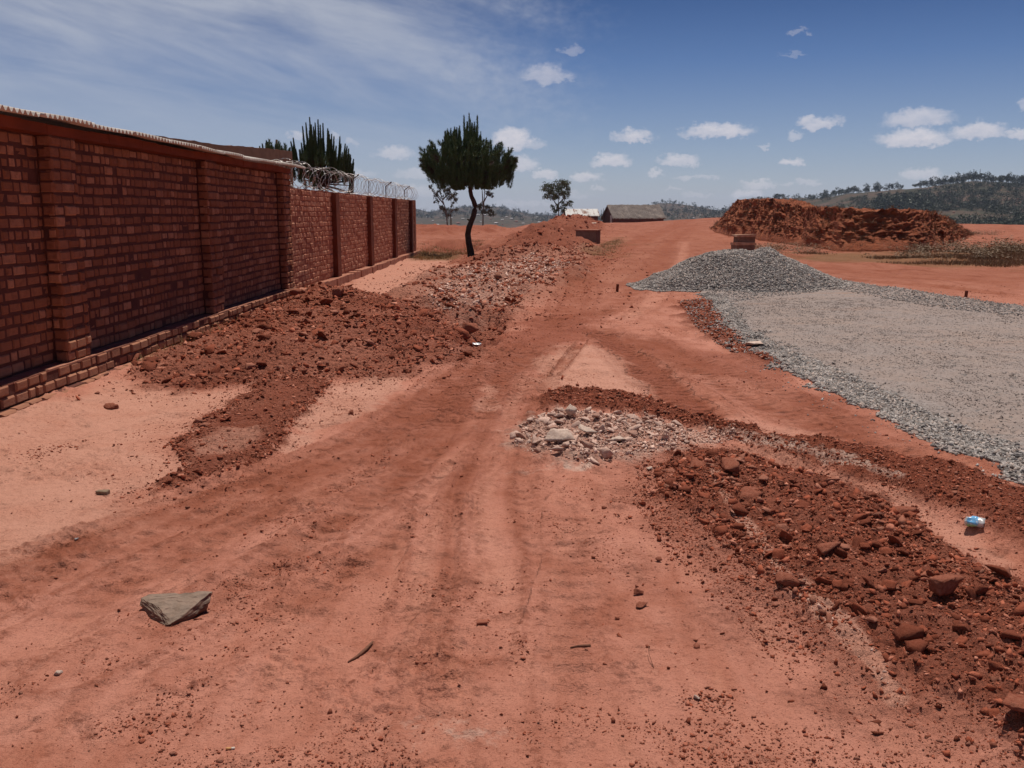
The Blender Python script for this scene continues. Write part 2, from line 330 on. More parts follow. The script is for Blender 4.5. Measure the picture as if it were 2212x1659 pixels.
def ground_h(x, y):
    x = np.asarray(x, np.float32); y = np.asarray(y, np.float32)
    r = np.hypot(x, y)
    h = .03 * fbm(x, y, .35, 3, 50) * sstep(r, 2, 8) + .010 * fbm(x, y, 1.6, 3, 51)
    near = 1 - sstep(r, 18, 40)
    h += near * (.006 * fbm(x, y, 14, 3, 52, .6))
    h += near * .030 * sstep(fbm(x, y, 2.1, 4, 53, .62), .08, .38) * np.maximum(0, ridge(x, y, 14, 3, 54))
    tk, te, _, _ = tracks(x, y); h += -.016 * np.abs(tk) * (1 + .03 * r) + te * (.010 + .014 * np.maximum(0, ridge(x, y, 8, 3, 501)))
    h += near * (.0035 * ridge(x, y, 38, 2, 502))
    # bank of mud along the wall foot
    h += .09 * sstep(-x, 3.0, 3.9) * (1 - sstep(y, 12, 22))
    # spoil along the wall
    m = Z['mound'].full(x, y, raw=True); mm = sstep(m, -.25, 1.5)
    h += mm * (.28 + .18 * fbm(x, y, .7, 3, 55) + .06 * sstep(y, 9, 14))
    red = Z['moundred'].full(x, y)
    rough = red.copy()
    a = Z['strip'].full(x, y, soft=.25); e = a * (1 - .75 * Z['strip'].full(x, y, raw=True).clip(-1, .4) / .4).clip(0, 1)
    h += .035 * e; rough = np.maximum(rough, .35 * a)
    a = Z['arc'].full(x, y, soft=.2); h += .05 * a; rough = np.maximum(rough, .6 * a)
    a = Z['berm'].full(x, y, soft=.3); h += .07 * a; rough = np.maximum(rough, .62 * a)
    h -= .03 * Z['rut'].full(x, y, soft=.2)
    a = Z['dug'].full(x, y, soft=.35); h += .045 * a * (1 + fbm(x, y, 2.5, 2, 61)); rough = np.maximum(rough, .75 * a)
    a = Z['rubble'].full(x, y, soft=.4); h += .04 * a; rough = np.maximum(rough, .6 * a)
    rough = np.maximum(rough, .28 * Z['halo'].full(x, y))
    rough = np.maximum(rough, .5 * Z['gravedge'].full(x, y)); h += .03 * Z['gravedge'].full(x, y)
    rough *= 1 - .9 * Z['hardline'].full(x, y)
    h += .02 * Z['hardline'].full(x, y, soft=.12)
    rf = rough * (.030 * ridge(x, y, 3.2, 3, 56) + .028 * ridge(x, y, 11, 3, 57) + .012 * ridge(x, y, 27, 2, 58) + .03 * fbm(x, y, 6, 2, 59))
    h += rf
    # tread bars pressed by a tracked digger
    h -= .02 * Z['treadR'].full(x, y) + .012 * Z['treadL'].full(x, y)
    # diggings, channel and heap
    a = Z['digs'].full(x, y); h += a * (.18 * fbm(x, y, .5, 3, 58) + .16 + .08 * ridge(x, y, 1.6, 4, 60))
    h -= .30 * Z['chan'].full(x, y)
    s = Z['heap'].full(x, y, raw=True)
    a = sstep(s, -.8, 3.4); h += a * (1.02 + .45 * fbm(x, y, .22, 3, 62)) * (1 - .6 * np.exp(-((x - 3.9) ** 2 + (y - 45.5) ** 2) / 3.0)) * (.35 + .65 * sstep(y, 34, 48)) + sstep(s, -.8, .8) * (.30 * ridge(x, y, .7, 5, 63))
    h -= .55 * Z['pit'].full(x, y)
    h += .30 * Z['band2'].full(x, y) * (1 + ridge(x, y, .5, 3, 66))
    h += .10 * sstep(r, 30, 60) * fbm(x, y, .12, 4, 64) + .075 * sstep(r, 16, 34) * ridge(x, y, .5, 5, 65, .6) * (1 - sstep(r, 90, 130))
    # far crest of the road and the fall beyond
    h += .9 * np.exp(-((x - 30) / 11) ** 2 - ((y - 118) / 32) ** 2) + .3 * sstep(x, 34, 50) * sstep(y, 50, 78)
    fall = sstep(y, 128, 200)
    h -= fall * 7.5 + sstep(y, 88, 135) * 1.5 * sstep(-x, -4, 4) + sstep(r, 95, 170) * 4.5 * sstep(x, 45, 75)
    h -= 40 * sstep(r, 230, 600)
    return h
def gz(x, y): return float(ground_h(np.array([x]), np.array([y]))[0])

# ---- the sheet: fine in front of the camera, coarse elsewhere
def spacing():
    out = [.25]
    while out[-1] < 1.6: out.append(out[-1] + .2)
    while out[-1] < 240: out.append(out[-1] + .00140 * out[-1] ** 1.36)
    while out[-1] < 700: out.append(out[-1] * 1.04)
    return np.array(out)
rr = spacing()
fine = np.linspace(-43, 43, 1261); coarse = np.concatenate([np.linspace(43, 180, 40)[1:], ])
th = np.radians(np.concatenate([-coarse[::-1][:-1], fine, coarse]))
TT, RR = np.meshgrid(th, rr); GX = (np.sin(TT) * RR).astype(np.float32); GY = (np.cos(TT) * RR - 1.0).astype(np.float32)
NR, NC = GX.shape
gx, gy = GX.ravel(), GY.ravel(); GH = ground_h(gx, gy)
idx = np.arange(NR * NC).reshape(NR, NC)
faces = np.stack([idx[:-1, :-1], idx[:-1, 1:], idx[1:, 1:], idx[1:, :-1]], -1).reshape(-1, 4)[:, ::-1]
seam = np.stack([idx[:-1, -1], idx[:-1, 0], idx[1:, 0], idx[1:, -1]], -1)[:, ::-1]
cen = len(gx)
fan = np.concatenate([faces, seam])
gme = npmesh('ground', np.stack([gx, gy, GH], 1), fan)
def zone(n, **k): return Z[n].full(gx, gy, **k)
red = np.maximum.reduce([zone('moundred') * (.70 + .5 * fbm(gx, gy, .9, 3, 70)).clip(0, 1), .85 * zone('strip') * (1 - .8 * zone('stripflat')), .62 * zone('treadL') * (1 - zone('palept')), .28 * zone('trackL') * (1 - zone('palept')), .85 * zone('treadR'),
    .75 * zone('redtop'), .62 * zone('redcross'), zone('arc'), zone('berm') * (1 - .8 * zone('rut')), .85 * zone('dug') * (1 - zone('hardline')), .38 * zone('halo') * (1 - zone('hardline')), .85 * zone('gravedge'), .55 * zone('heap'), .16 * zone('digs'),
    .8 * zone('pit'), .6 * zone('band2')])
pale = np.maximum.reduce([zone('paleL'), 1.0 * zone('paleM'), 1.0 * zone('paleR'), .8 * zone('paleW'), .7 * zone('palept'), .6 * zone('stripflat'), 1.0 * zone('hardline'), .55 * zone('rut'), .5 * zone('footR'), .8 * zone('palept2'), .55 * zone('digs')])
crack = np.maximum.reduce([.95 * zone('paleM'), zone('cracks'), .5 * zone('paleR'), .35 * zone('paleL')])
grav = zone('gravel'); gband = zone('gravband')
white = np.maximum.reduce([.75 * zone('rubble'), zone('whitestreak') * .8, .9 * zone('whiteline'), zone('whitefoot'), .45 * zone('digwhite'), 0 * zone('hardline')])
tread = np.maximum(zone('treadR'), .8 * zone('treadL'))
# phase along each track, metres
aR = np.array(P(1300, 720)); bR = np.array(P(1590, 930)); dR = (bR - aR) / np.linalg.norm(bR - aR)
aL = np.array(P(1120, 745)); bL = np.array(P(880, 930)); dL = (bL - aL) / np.linalg.norm(bL - aL)
tph = np.where(zone('treadR') > .02, (gx - aR[0]) * dR[0] + (gy - aR[1]) * dR[1], (gx - aL[0]) * dL[0] + (gy - aL[1]) * dL[1])
scrub = np.maximum.reduce([zone('scrubR'), .8 * zone('scrubB'), zone('drygrass')])
rgh = np.maximum.reduce([zone('moundred'), zone('dug'), zone('berm'), zone('arc'), zone('halo') * .6, zone('strip'), zone('gravedge'), zone('digs'), zone('heap'), zone('rubble')])
def attr(me, name, a, b, c, d):
    at = me.color_attributes.new(name, 'FLOAT_COLOR', 'POINT')
    at.data.foreach_set('color', np.stack([a, b, c, d], 1).astype(np.float32).ravel())
attr(gme, 'zA', red, pale, crack, grav); attr(gme, 'zB', white, tread, scrub, rgh); tk, te, tal, tm = tracks(gx, gy); own = (zone('treadR') < .02) & (zone('treadL') < .02); tph = np.where(own, tal, tph); tread = np.where(own, .8 * tm * (gy < 16), tread)
zb = gme.color_attributes['zB']; zb.data.foreach_set('color', np.stack([white, tread, scrub, rgh], 1).astype(np.float32).ravel())
attr(gme, 'zC', tph * .1, gband, tk * .5 + .5, te)

def ground_mat():
    t = mat('red_earth'); o = t.obj
    def at(n):
        a = t.add('ShaderNodeAttribute', attribute_name=n); s = t.add('ShaderNodeSeparateColor'); t.put(s.inputs[0], a.outputs['Color']); return s.outputs[0], s.outputs[1], s.outputs[2], a.outputs['Alpha']
    red, pale, crack, grav = at('zA'); white, tread, scrub, rgh = at('zB'); tph, gband, trk, tedge = at('zC')
    sep = t.add('ShaderNodeSeparateXYZ'); t.put(sep.inputs[0], o); Y = sep.outputs[1]
    nb = t.noise(o, .55, 5, .6, .6); nm = t.noise(o, 2.6, 5, .62, .4); nf = t.noise(o, 22, 6, .68); nff = t.noise(o, 110, 3, .7); nm2 = t.noise(t.vm('ADD', o, (5, 9, 0)), 1.3, 6, .65, .8)
    flat = t.scale3(o, (1.4, .35, 1)); ns = t.noise(flat, 6, 5, .65)
    c = t.mix(t.rng(nb, .36, .64), (.545, .240, .172), (.47, .185, .122))
    c = t.mix(t.rng(nm2, .52, .68, 0, .6), c, (.33, .105, .060))
    c = t.mix(t.rng(nm, .54, .72, 0, .5), c, (.60, .275, .195))
    st1 = t.add('ShaderNodeMapping'); t.put(st1.inputs['Vector'], o); st1.inputs['Rotation'].default_value = (0, 0, R(28)); st1.inputs['Scale'].default_value = (2.6, .42, 1)
    c = t.mix(t.rng(t.noise(st1.outputs[0], 1.5, 6, .65, .3), .50, .66, 0, .45), c, (.34, .110, .062))
    c = t.mix(t.rng(t.noise(t.vm('ADD', st1.outputs[0], (4, 4, 0)), 2.6, 6, .7, .2), .54, .68, 0, .4), c, (.60, .27, .18))
    pt = t.m('MULTIPLY', t.rng(t.noise(t.vm('ADD', o, (11, 2, 0)), 3.1, 7, .74, .6), .55, .63), t.rng(t.noise(o, 38, 5, .75), .42, .60))
    c = t.mix(t.m('MULTIPLY', pt, .45), c, (.25, .080, .048))
    c = t.mix(t.rng(ns, .50, .72, 0, .28), c, (.25, .072, .040))
    far = t.rng(Y, 9, 26, 0, 1, True)
    c = t.mix(t.m('MULTIPLY', far, .72), c, t.mix(t.rng(nb, .36, .64), (.285, .098, .054), (.215, .060, .029)))
    fs = t.noise(t.scale3(t.vm('ADD', o, (2, 0, 0)), (.8, .35, 1)), 1.0, 7, .7, 1.2)
    c = t.mix(t.m('MULTIPLY', far, t.rng(fs, .50, .66, 0, .75)), c, (.19, .050, .024)); c = t.mix(t.m('MULTIPLY', far, t.rng(fs, .46, .32, 0, .6)), c, (.36, .150, .095))
    c = t.mix(t.m('MULTIPLY', pale, t.rng(nm, .25, .55, .72, 1)), c, t.mix(t.rng(nm, .4, .7), (.57, .292, .212), (.53, .245, .170)))
    rd = t.m('MULTIPLY', red, t.rng(nf, .30, .55, .72, 1.0), clamp=True)
    c = t.mix(rd, c, t.mix(t.rng(nm, .35, .65), (.19, .044, .021), (.265, .072, .038)))
    c = t.mix(t.m('MULTIPLY', scrub, t.rng(nf, .35, .6, .35, .95)), c, (.165, .095, .042))
    tn = t.rng(t.noise(o, 2.4, 6, .72), .36, .60, .15, 1)
    c = t.mix(t.m('MULTIPLY', t.rng(trk, .52, .95, 0, 1.0), t.m('MULTIPLY', tn, .85)), c, (.255, .074, .038))
    c = t.mix(t.m('MULTIPLY', t.rng(trk, .48, 0.05, 0, 1.0), t.m('MULTIPLY', tn, .7)), c, (.60, .285, .20))
    c = t.mix(t.m('MULTIPLY', tedge, t.rng(nf, .40, .58, 0, .65)), c, (.24, .072, .040))
    # chalky white smears, also a few loose ones on the open ground
    ws = t.m('MULTIPLY', t.rng(t.noise(t.vm('ADD', o, (3, 3, 3)), 1.7, 6, .72, .5), .635, .70), t.rng(t.noise(t.vm('ADD', o, (1, 3, 3)), 14, 4, .7), .45, .60, 0, .5))
    ws = t.m('MULTIPLY', ws, t.rng(Y, 6, 9, 1, 0))
    wf = t.m('MAXIMUM', t.m('MULTIPLY', white, t.rng(t.noise(o, 9, 6, .72), .38, .58, .15, 1.0)), ws, clamp=True)
    c = t.mix(wf, c, (.60, .40, .32))
    # fine speckle of grit: darker and paler grains
    c = t.mix(t.rng(nff, .54, .66, 0, .75), c, t.mix(.5, c, (.12, .030, .016)))
    c = t.mix(t.rng(nf, .60, .78, 0, .35), c, (.23, .064, .036))
    # cracked crust
    cr = t.vor(t.vm('ADD', o, t.vm('SCALE', t.add('ShaderNodeTexNoise').outputs['Color'])), 9, 'DISTANCE_TO_EDGE') if False else t.vor(o, 9, 'DISTANCE_TO_EDGE')
    cr2 = t.vor(o, 23, 'DISTANCE_TO_EDGE')
    cline = t.m('MULTIPLY', t.m('MULTIPLY', t.m('MAXIMUM', t.rng(cr, .035, .0), t.m('MULTIPLY', t.rng(cr2, .06, .0), .6)), t.rng(nm, .42, .58)), crack, clamp=True)
    c = t.mix(t.m('MULTIPLY', cline, .85), c, (.13, .035, .02))
    fl = t.m('MULTIPLY', t.rng(t.noise(t.scale3(o, (1, 1.5, 1)), 24, 4, .62, .4), .585, .63), t.rng(t.noise(t.vm('ADD', o, (8, 1, 0)), 1.7, 6, .72), .46, .60), clamp=True)
    c = t.mix(t.m('MULTIPLY', fl, .72), c, (.215, .066, .038))  # dark flake marks: shadows of small bumps put into the soil colour
    gs = t.vor(o, 75); c = t.mix(t.m('MULTIPLY', t.rng(gs, .16, .10), t.rng(nf, .45, .55, .1, .7)), c, t.mix(t.rng(nm, .4, .6), (.62, .34, .25), (.20, .06, .035)))
    t.put(t.b.inputs['Base Color'], c)
    # relief
    wv0 = 0
    wv = t.m('SINE', t.m('ADD', t.m('MULTIPLY', tph, 10 * 2 * math.pi / .13), t.m('MULTIPLY', nm, 9)))
    b1 = t.bump(t.m('ADD', t.noise(o, 30, 7, .76), t.m('MULTIPLY', nff, .5)), .8, .02)
    b2 = t.bump(t.m('MULTIPLY', t.m('ADD', t.noise(o, 14, 6, .75), t.m('MULTIPLY', t.vor(o, 26), -.6)), t.m('ADD', rgh, t.m('ADD', .12, t.m('MULTIPLY', pt, .5)))), .8, .05, b1)
    b3 = t.bump(t.m('MULTIPLY', wv, t.m('MULTIPLY', tread, t.rng(t.noise(o, 5, 5, .7), .42, .60, 0, 1))), .8, .025, b2)
    b4 = t.bump(t.m('ADD', cline, fl), -.9, .016, b3)
    t.put(t.b.inputs['Normal'], b4)
    return t.mat
M_ground = ground_mat()
go = link('ground', gme, M_ground, smooth=True); tag(go, kind='structure')

# ---- gravel road sheet laid on the earth
def gravel_mat(name, dense):
    t = mat(name); o = t.obj
    a = t.add('ShaderNodeAttribute', attribute_name='zC'); s = t.add('ShaderNodeSeparateColor'); t.put(s.inputs[0], a.outputs['Color']); band = s.outputs[1]
    v = t.add('ShaderNodeTexVoronoi'); v.inputs['Scale'].default_value = 34; t.put(v.inputs['Vector'], o)
    vs = t.add('ShaderNodeSeparateColor'); t.put(vs.inputs[0], v.outputs['Color'])
    n = t.noise(o, 1.1, 5, .65, .5); nf = t.noise(o, 60, 4, .7)
    dust = t.mix(t.rng(n, .42, .66), (.285, .225, .202), (.315, .232, .195))
    dust = t.mix(t.rng(t.noise(t.scale3(o, (.5, 2.2, 1)), .8, 5, .6), .55, .7, 0, .6), dust, (.33, .195, .135))
    stone = t.mix(vs.outputs[0], (.13, .12, .12), (.34, .31, .295))
    if dense: c = t.mix(.5, stone, (.10, .10, .10))
    else:
        f = t.m('ADD', t.m('ADD', t.m('MULTIPLY', band, .35), .22), t.rng(nf, .52, .70, 0, .6), clamp=True)
        f = t.m('MULTIPLY', f, t.rng(t.noise(o, 2.2, 7, .75), .38, .58, .15, 1.0)); dust = t.mix(t.rng(t.noise(o, 7, 6, .75), .50, .66, 0, .5), dust, (.20, .150, .130))
        c = t.mix(f, dust, stone); c = t.mix(t.rng(vs.outputs[1], .93, .95, 0, .55), c, (.10, .10, .10))
    t.put(t.b.inputs['Base Color'], c)
    b1 = t.bump(v.outputs['Distance'], -.9 if dense else -.5, .02)
    t.put(t.b.inputs['Normal'], t.bump(nf, .5, .01, b1))
    return t.mat
M_groad = gravel_mat('dusty_gravel', False); M_gdense = gravel_mat('loose_gravel_base', True)
gm = Z['gravel'].full(gx, gy, raw=True) > 0
k = gm[faces].all(1); gf = faces[k]; used = np.unique(gf); remap = np.full(len(gx), -1); remap[used] = np.arange(len(used))
ux, uy = gx[used], gy[used]
gsd = Z['gravel'].full(ux, uy, raw=True)
rme = npmesh('gravel_road', np.stack([ux, uy, GH[used] + .003 + .035 * sstep(gsd, 0, .45) + .006 * fbm(ux, uy, 9, 3, 80)], 1), remap[gf])
attr(rme, 'zC', 0 * ux, gband[used], 0 * ux, 1 + 0 * ux)
ro = link('gravel_road', rme, M_groad, smooth=True); tag(ro, kind='structure')
def surf_z(x, y):
    h = ground_h(x, y); s = Z['gravel'].full(np.asarray(x, np.float32), np.asarray(y, np.float32), raw=True)
    return h + np.where(s > 0, .003 + .035 * sstep(s, 0, .45), 0)

# ------------------------------------------------------------------ stones and clods
def chunk(n, flat=1.0, seed=0, sub=0, rough=.12, lo=.75):
    r = random.Random(seed); bm = bmesh.new()
    for i in range(n):
        v = Vector((r.gauss(0, 1), r.gauss(0, 1), r.gauss(0, 1))).normalized() * r.uniform(lo, 1.0)
        bm.verts.new((v.x * r.uniform(.9, 1.15), v.y, v.z * flat))
    res = bmesh.ops.convex_hull(bm, input=bm.verts); bmesh.ops.delete(bm, geom=[v for v in bm.verts if not v.link_faces], context='VERTS')
    if sub:
        bmesh.ops.subdivide_edges(bm, edges=bm.edges, cuts=sub, use_grid_fill=True)
        for v in bm.verts:
            q = mnoise.noise_vector(v.co * 2.3 + Vector((seed * 3.7, 0, 0))) * rough + mnoise.noise_vector(v.co * 6 + Vector((0, seed, 0))) * rough * .5
            v.co += Vector(q) * (1 if rough > .08 else 1.2)
    bmesh.ops.triangulate(bm, faces=bm.faces)
    bm.verts.index_update(); V = np.array([v.co[:] for v in bm.verts], np.float32); Fc = np.array([[v.index for v in f.verts] for f in bm.faces], np.int32); bm.free()
    V /= np.abs(V[:, :2]).max(); return V * .5, Fc
CH = {f: [chunk(8, f, s + int(f * 100), lo=.5) for s in range(10)] for f in (.45, .7, .95)}
def rotm(n, tilt):
    a = rng.random(n) * 2 * np.pi; b = rng.normal(0, tilt, n); c = rng.normal(0, tilt, n)
    ca, sa, cb, sb, cc, sc_ = np.cos(a), np.sin(a), np.cos(b), np.sin(b), np.cos(c), np.sin(c)
    M = np.empty((n, 3, 3), np.float32)
    M[:, 0, 0] = ca * cb; M[:, 0, 1] = ca * sb * sc_ - sa * cc; M[:, 0, 2] = ca * sb * cc + sa * sc_
    M[:, 1, 0] = sa * cb; M[:, 1, 1] = sa * sb * sc_ + ca * cc; M[:, 1, 2] = sa * sb * cc - ca * sc_
    M[:, 2, 0] = -sb; M[:, 2, 1] = cb * sc_; M[:, 2, 2] = cb * cc
    return M
def merge(xyz, size, flat=.7, tilt=.5, variants=None):
    var = variants or CH[flat]; n = len(xyz); which = rng.integers(0, len(var), n); Mx = rotm(n, tilt); Vs = []; Fs = []; off = 0
    st = np.stack([size * rng.uniform(.8, 1.25, n), size * rng.uniform(.7, 1.1, n), size * rng.uniform(.7, 1.1, n)], 1)
    for i, (V, Fc) in enumerate(var):
        k = np.where(which == i)[0]
        if not len(k): continue
        W = np.einsum('nij,nvj->nvi', Mx[k], V[None] * st[k][:, None, :]) + xyz[k][:, None, :]
        Vs.append(W.reshape(-1, 3)); Fs.append((Fc[None] + off + (np.arange(len(k)) * len(V))[:, None, None]).reshape(-1, 3)); off += len(k) * len(V)
    return np.concatenate(Vs), np.concatenate(Fs)
def plaw(n, a, b, e):
    u = rng.random(n); return (a ** -e + u * (b ** -e - a ** -e)) ** (-1 / e)
def lay(zone, n, smin, smax, e=2.2, sink=.25, zf=None, near=True):
    q = zone.points(n) if isinstance(zone, Zone) else zone
    s = plaw(len(q), smin, smax, e); z = (zf or surf_z)(q[:, 0], q[:, 1]) + s * (.35 - sink)
    return np.column_stack([q, z]).astype(np.float32), s

def soil_mat(name, a, b, isl=.3, bump=.5, c3=None):
    t = mat(name); n = t.noise(t.obj, 9, 5, .65); g = t.add('ShaderNodeNewGeometry'); r = g.outputs['Random Per Island']
    c = t.mix(t.rng(n, .35, .65), a, b)
    if c3: c = t.mix(t.rng(r, .62, .95, 0, .8), c, c3)
    hs = t.add('ShaderNodeHueSaturation'); t.put(hs.inputs['Color'], c); t.put(hs.inputs['Value'], t.rng(t.m('FRACT', t.m('MULTIPLY', r, 7.31)), 0, 1, 1 - isl, 1 + isl))
    t.put(t.b.inputs['Base Color'], hs.outputs[0])
    t.put(t.b.inputs['Normal'], t.bump(t.noise(t.obj, 45, 6, .7), bump, .02))
    return t.mat
M_clod = soil_mat('red_clods', (.235, .058, .029), (.31, .092, .052), .45, c3=(.46, .20, .135))
M_peb = soil_mat('earth_crumbs', (.25, .070, .038), (.35, .115, .070), .35, c3=(.42, .19, .13))
M_rub = soil_mat('chalky_rubble', (.72, .51, .425), (.55, .335, .26), .25, c3=(.34, .15, .10))
M_grav = soil_mat('gravel_stone', (.345, .305, .285), (.235, .215, .205), .5, .2, c3=(.38, .29, .245))

def fringe(zone, n, w_, smin, smax):
    lo = zone.p.min(0) - 3 * w_; hi = zone.p.max(0) + 3 * w_; q = rng.random((n * 6, 2)) * (hi - lo) + lo; d = zone.full(q[:, 0].astype(np.float32), q[:, 1].astype(np.float32), raw=True)
    d = np.where(d < -8, -9, d); k = (d < .08) & (rng.random(len(q)) < np.exp(np.minimum(d, 0) / w_)) & (d > -8) & (q[:, 0] > -3.7); q = q[k][:n]; return lay(q, len(q), smin, smax, 2.2)
# distinct clods as things, the rest as crumbs
def bigparts(xyz, s, frac):
    d = np.hypot(xyz[:, 0], xyz[:, 1]); sc_ = s / np.maximum(d, 1)
    vis = (np.abs(xyz[:, 0]) < .55 * (xyz[:, 1] + .2)) & (xyz[:, 1] > 2.4)
    o = np.argsort(-np.where(vis, sc_, 0)); return o[:frac], o[frac:]
BIG = [chunk(9, f, 900 + i, 2, .035, lo=.6) for i, f in enumerate((.55, .6, .7, .75, .5, .8, .65, .7))]
BIGME = {}
def bigmesh(i, m, tagn):
    k = (i, tagn)
    if k not in BIGME:
        me = npmesh(tagn, *BIG[i]); me.materials.append(m); BIGME[k] = me
    return BIGME[k]
def individuals(name, cat, label, group, m, xyz, s, tilt=.4):
    for p, q in zip(xyz, s):
        o = bpy.data.objects.new(name, bigmesh(random.randrange(len(BIG)), m, name)); col.objects.link(o)
        o.location = [float(v) for v in p]; o.rotation_euler = (random.gauss(0, tilt), random.gauss(0, tilt), random.uniform(0, 6.28))
        o.scale = (q * random.uniform(.9, 1.3), q * random.uniform(.75, 1.05), q * random.uniform(.7, 1.05))
        tag(o, label, cat, group)
crumbs = []
def clods(zone, n, smin, smax, e, nbig, label, group, sink=.25, flat=.7, tilt=.5, clump=0):
    if clump:
        q = zone.points(n); q = q[rng.random(len(q)) < (1 - clump) + clump * sstep(fbm(q[:, 0], q[:, 1], 2.2, 4, 333, .6), -.12, .25)]; zone = q
    xyz, s = lay(zone, n, smin, smax, e, sink); b, r = bigparts(xyz, s, nbig)
    if nbig: individuals('dirt_clod', 'dirt clod', label, group, M_clod, xyz[b], s[b])
    crumbs.append(merge(xyz[r], s[r], flat, tilt))
clods(Z['dug'], 15000, .008, .115, 1.95, 110, 'lump of broken red earth in the dug-up strip at the lower right', 'lumps in the dug-up strip', clump=.45)
clods(Z['halo'], 22000, .005, .05, 2.3, 0, None, None, clump=.9)
clods(Z['mound'], 9000, .02, .24, 2.2, 80, 'lump of red earth on the spoil heap against the brick wall', 'lumps on the spoil heap', clump=.6)
clods(Z['moundred'], 5000, .02, .16, 2.1, 30, 'reddish clod on the rough ground between spoil heap and track', 'clods beside the spoil heap')
clods(Z['berm'], 7000, .007, .05, 2.3, 15, 'small dark red clod in the loose ridge between track and gravel', 'clods in the loose ridge')
clods(Z['arc'], 2500, .01, .07, 2.3, 12, 'dark crumb of earth in the curved ridge above the pale rubble', 'crumbs in the curved ridge')
clods(Z['gravedge'], 2500, .015, .10, 2.3, 12, 'red clod beside the left edge of the gravel', 'clods beside the gravel')
clods(Z['heap'], 2600, .06, .40, 2.0, 20, 'earth lump on the tall red heap beyond the pine', 'lumps on the tall red heap')
clods(Z['digs'], 5200, .04, .22, 2.2, 25, 'chunk of earth in the diggings between wall and road', 'chunks in the diggings')
# ragged edges of the scraped strip
ed = Z['strip']; q = ed.points(9000); d = ed.sd(q[:, 0], q[:, 1]); q = q[rng.random(len(q)) < np.exp(-d / .07) + .06]
clods(q, len(q), .010, .075, 2.1, 12, 'clod along the ragged edge of the scraped strip on the left', 'clods edging the scraped strip')
V = np.concatenate([c[0] for c in crumbs]); offs = np.cumsum([0] + [len(c[0]) for c in crumbs[:-1]]); Fc = np.concatenate([c[1] + o for c, o in zip(crumbs, offs)])
tag(link('loose_soil', npmesh('loose_soil', V, Fc), M_clod), kind='stuff')
fr_ = [fringe(Z['gravel'], 2500, .25, .010, .05), fringe(Z['mound'], 3500, .30, .012, .09), fringe(Z['moundred'], 3500, .35, .012, .08), fringe(Z['strip'], 3000, .14, .008, .04), fringe(Z['berm'], 3500, .12, .006, .03), fringe(Z['arc'], 1800, .12, .007, .035), fringe(Z['dug'], 5000, .18, .007, .05), fringe(Z['digs'], 3500, .6, .03, .12), fringe(Z['heap'], 1500, .8, .04, .2)]
# windrows pushed up beside the wheel ruts and trails of crumbs
def trail(pts, n, w_, smin, smax):
    p = np.array([P(*q) for q in pts]); i = rng.integers(0, len(p) - 1, n); f = rng.random(n)[:, None]; q = p[i] * (1 - f) + p[i + 1] * f + rng.normal(0, w_, (n, 2)); q = q[fbm(q[:, 0], q[:, 1], 5, 3, 601) > -.12]; return lay(q, len(q), smin, smax, 2.1)
fr_ += [trail([(-40,1530),(110,1440),(230,1380),(312,1330)], 420, .035, .006, .03), trail([(460,1290),(560,1240),(640,1215),(760,1230)], 700, .10, .006, .03), trail([(600,1130),(700,1075),(800,1015),(890,950)], 500, .05, .007, .03), trail([(330,1010),(390,960),(430,930)], 300, .06, .01, .04),
  trail([(500,1230),(700,1120),(1000,1130)], 700, .14, .006, .026), trail([(840,1250),(1010,1300),(1130,1290)], 500, .10, .006, .024), trail([(1150,1110),(1260,1150),(1340,1240)], 500, .10, .006, .024), trail([(1480,1500),(1540,1520),(1560,1490)], 160, .04, .008, .03), trail([(480,1410),(560,1390),(620,1370)], 140, .05, .006, .022), trail([(60,1000),(130,970),(330,930)], 350, .06, .008, .03), trail([(1100,1590),(1200,1540),(1350,1570)], 260, .07, .005, .02)]
V, Fc = merge(np.concatenate([a for a, b in fr_]), np.concatenate([b for a, b in fr_]), .45, .45)
tag(link('crumbs', npmesh('crumbs', V, Fc), M_clod), kind='stuff')
# crumbs over the open ground, in drifts
yy = 2.3 + 18 * rng.random(150000) ** 1.9; xx = (rng.random(150000) * 2 - 1) * (.62 * yy + .3)
dens = sstep(fbm(xx, yy, 1.3, 5, 90, .68), .12, .55) * .85 + .03; k = rng.random(150000) < dens * (1 - .6 * Z['paleL'].full(xx, yy)) * (x_ok := (xx > -3.6))
k &= Z['gravel'].full(xx, yy, raw=True) < 0
q = np.column_stack([xx[k], yy[k]]); s = plaw(len(q), .004, .022, 2.5) * (1 + q[:, 1] * .08)
V, Fc = merge(np.column_stack([q, ground_h(q[:, 0], q[:, 1]) + s * .1]).astype(np.float32), s, .7, .5)
tag(link('pebbles', npmesh('pebbles', V, Fc), M_peb), kind='stuff')

# rubble
xyz, s = lay(Z['rubble'], 2600, .012, .13, 1.9, .2); b, r = bigparts(xyz, s, 90)
individuals('rubble_stone', 'stone', 'pale broken stone in the rubble patch at the centre', 'stones of the pale rubble patch', M_rub, xyz[b], s[b])
x2, s2 = lay(Z['whitestreak'], 900, .01, .04, 2.4); x3, s3 = lay(Z['digwhite'], 3600, .03, .15, 2.3); x4, s4 = lay(Z['hardline'], 60, .008, .03, 2.4)
V, Fc = merge(np.concatenate([xyz[r], x2, x3, x4]), np.concatenate([s[r], s2, s3, s4]), .7, .5)
tag(link('rubble', npmesh('rubble', V, Fc), M_rub), kind='stuff')
def stone(name, label, cat, u, v, size, m, seed, flat=.6, rz=0, tilt=(0, 0), lift=.3, sub=4, n=11, rough=.085, xs=1.0, zz=None):
    x, y = P(u, v); z = float(surf_z(np.array([x]), np.array([y]))[0]) if zz is None else zz
    o = link(name, npmesh(name, *chunk(n, flat, seed, sub, rough)), m); o.location = (x, y, z + size * flat * lift)
    o.scale = (size * xs, size, size); o.rotation_euler = (tilt[0], tilt[1], rz); return tag(o, label, cat)
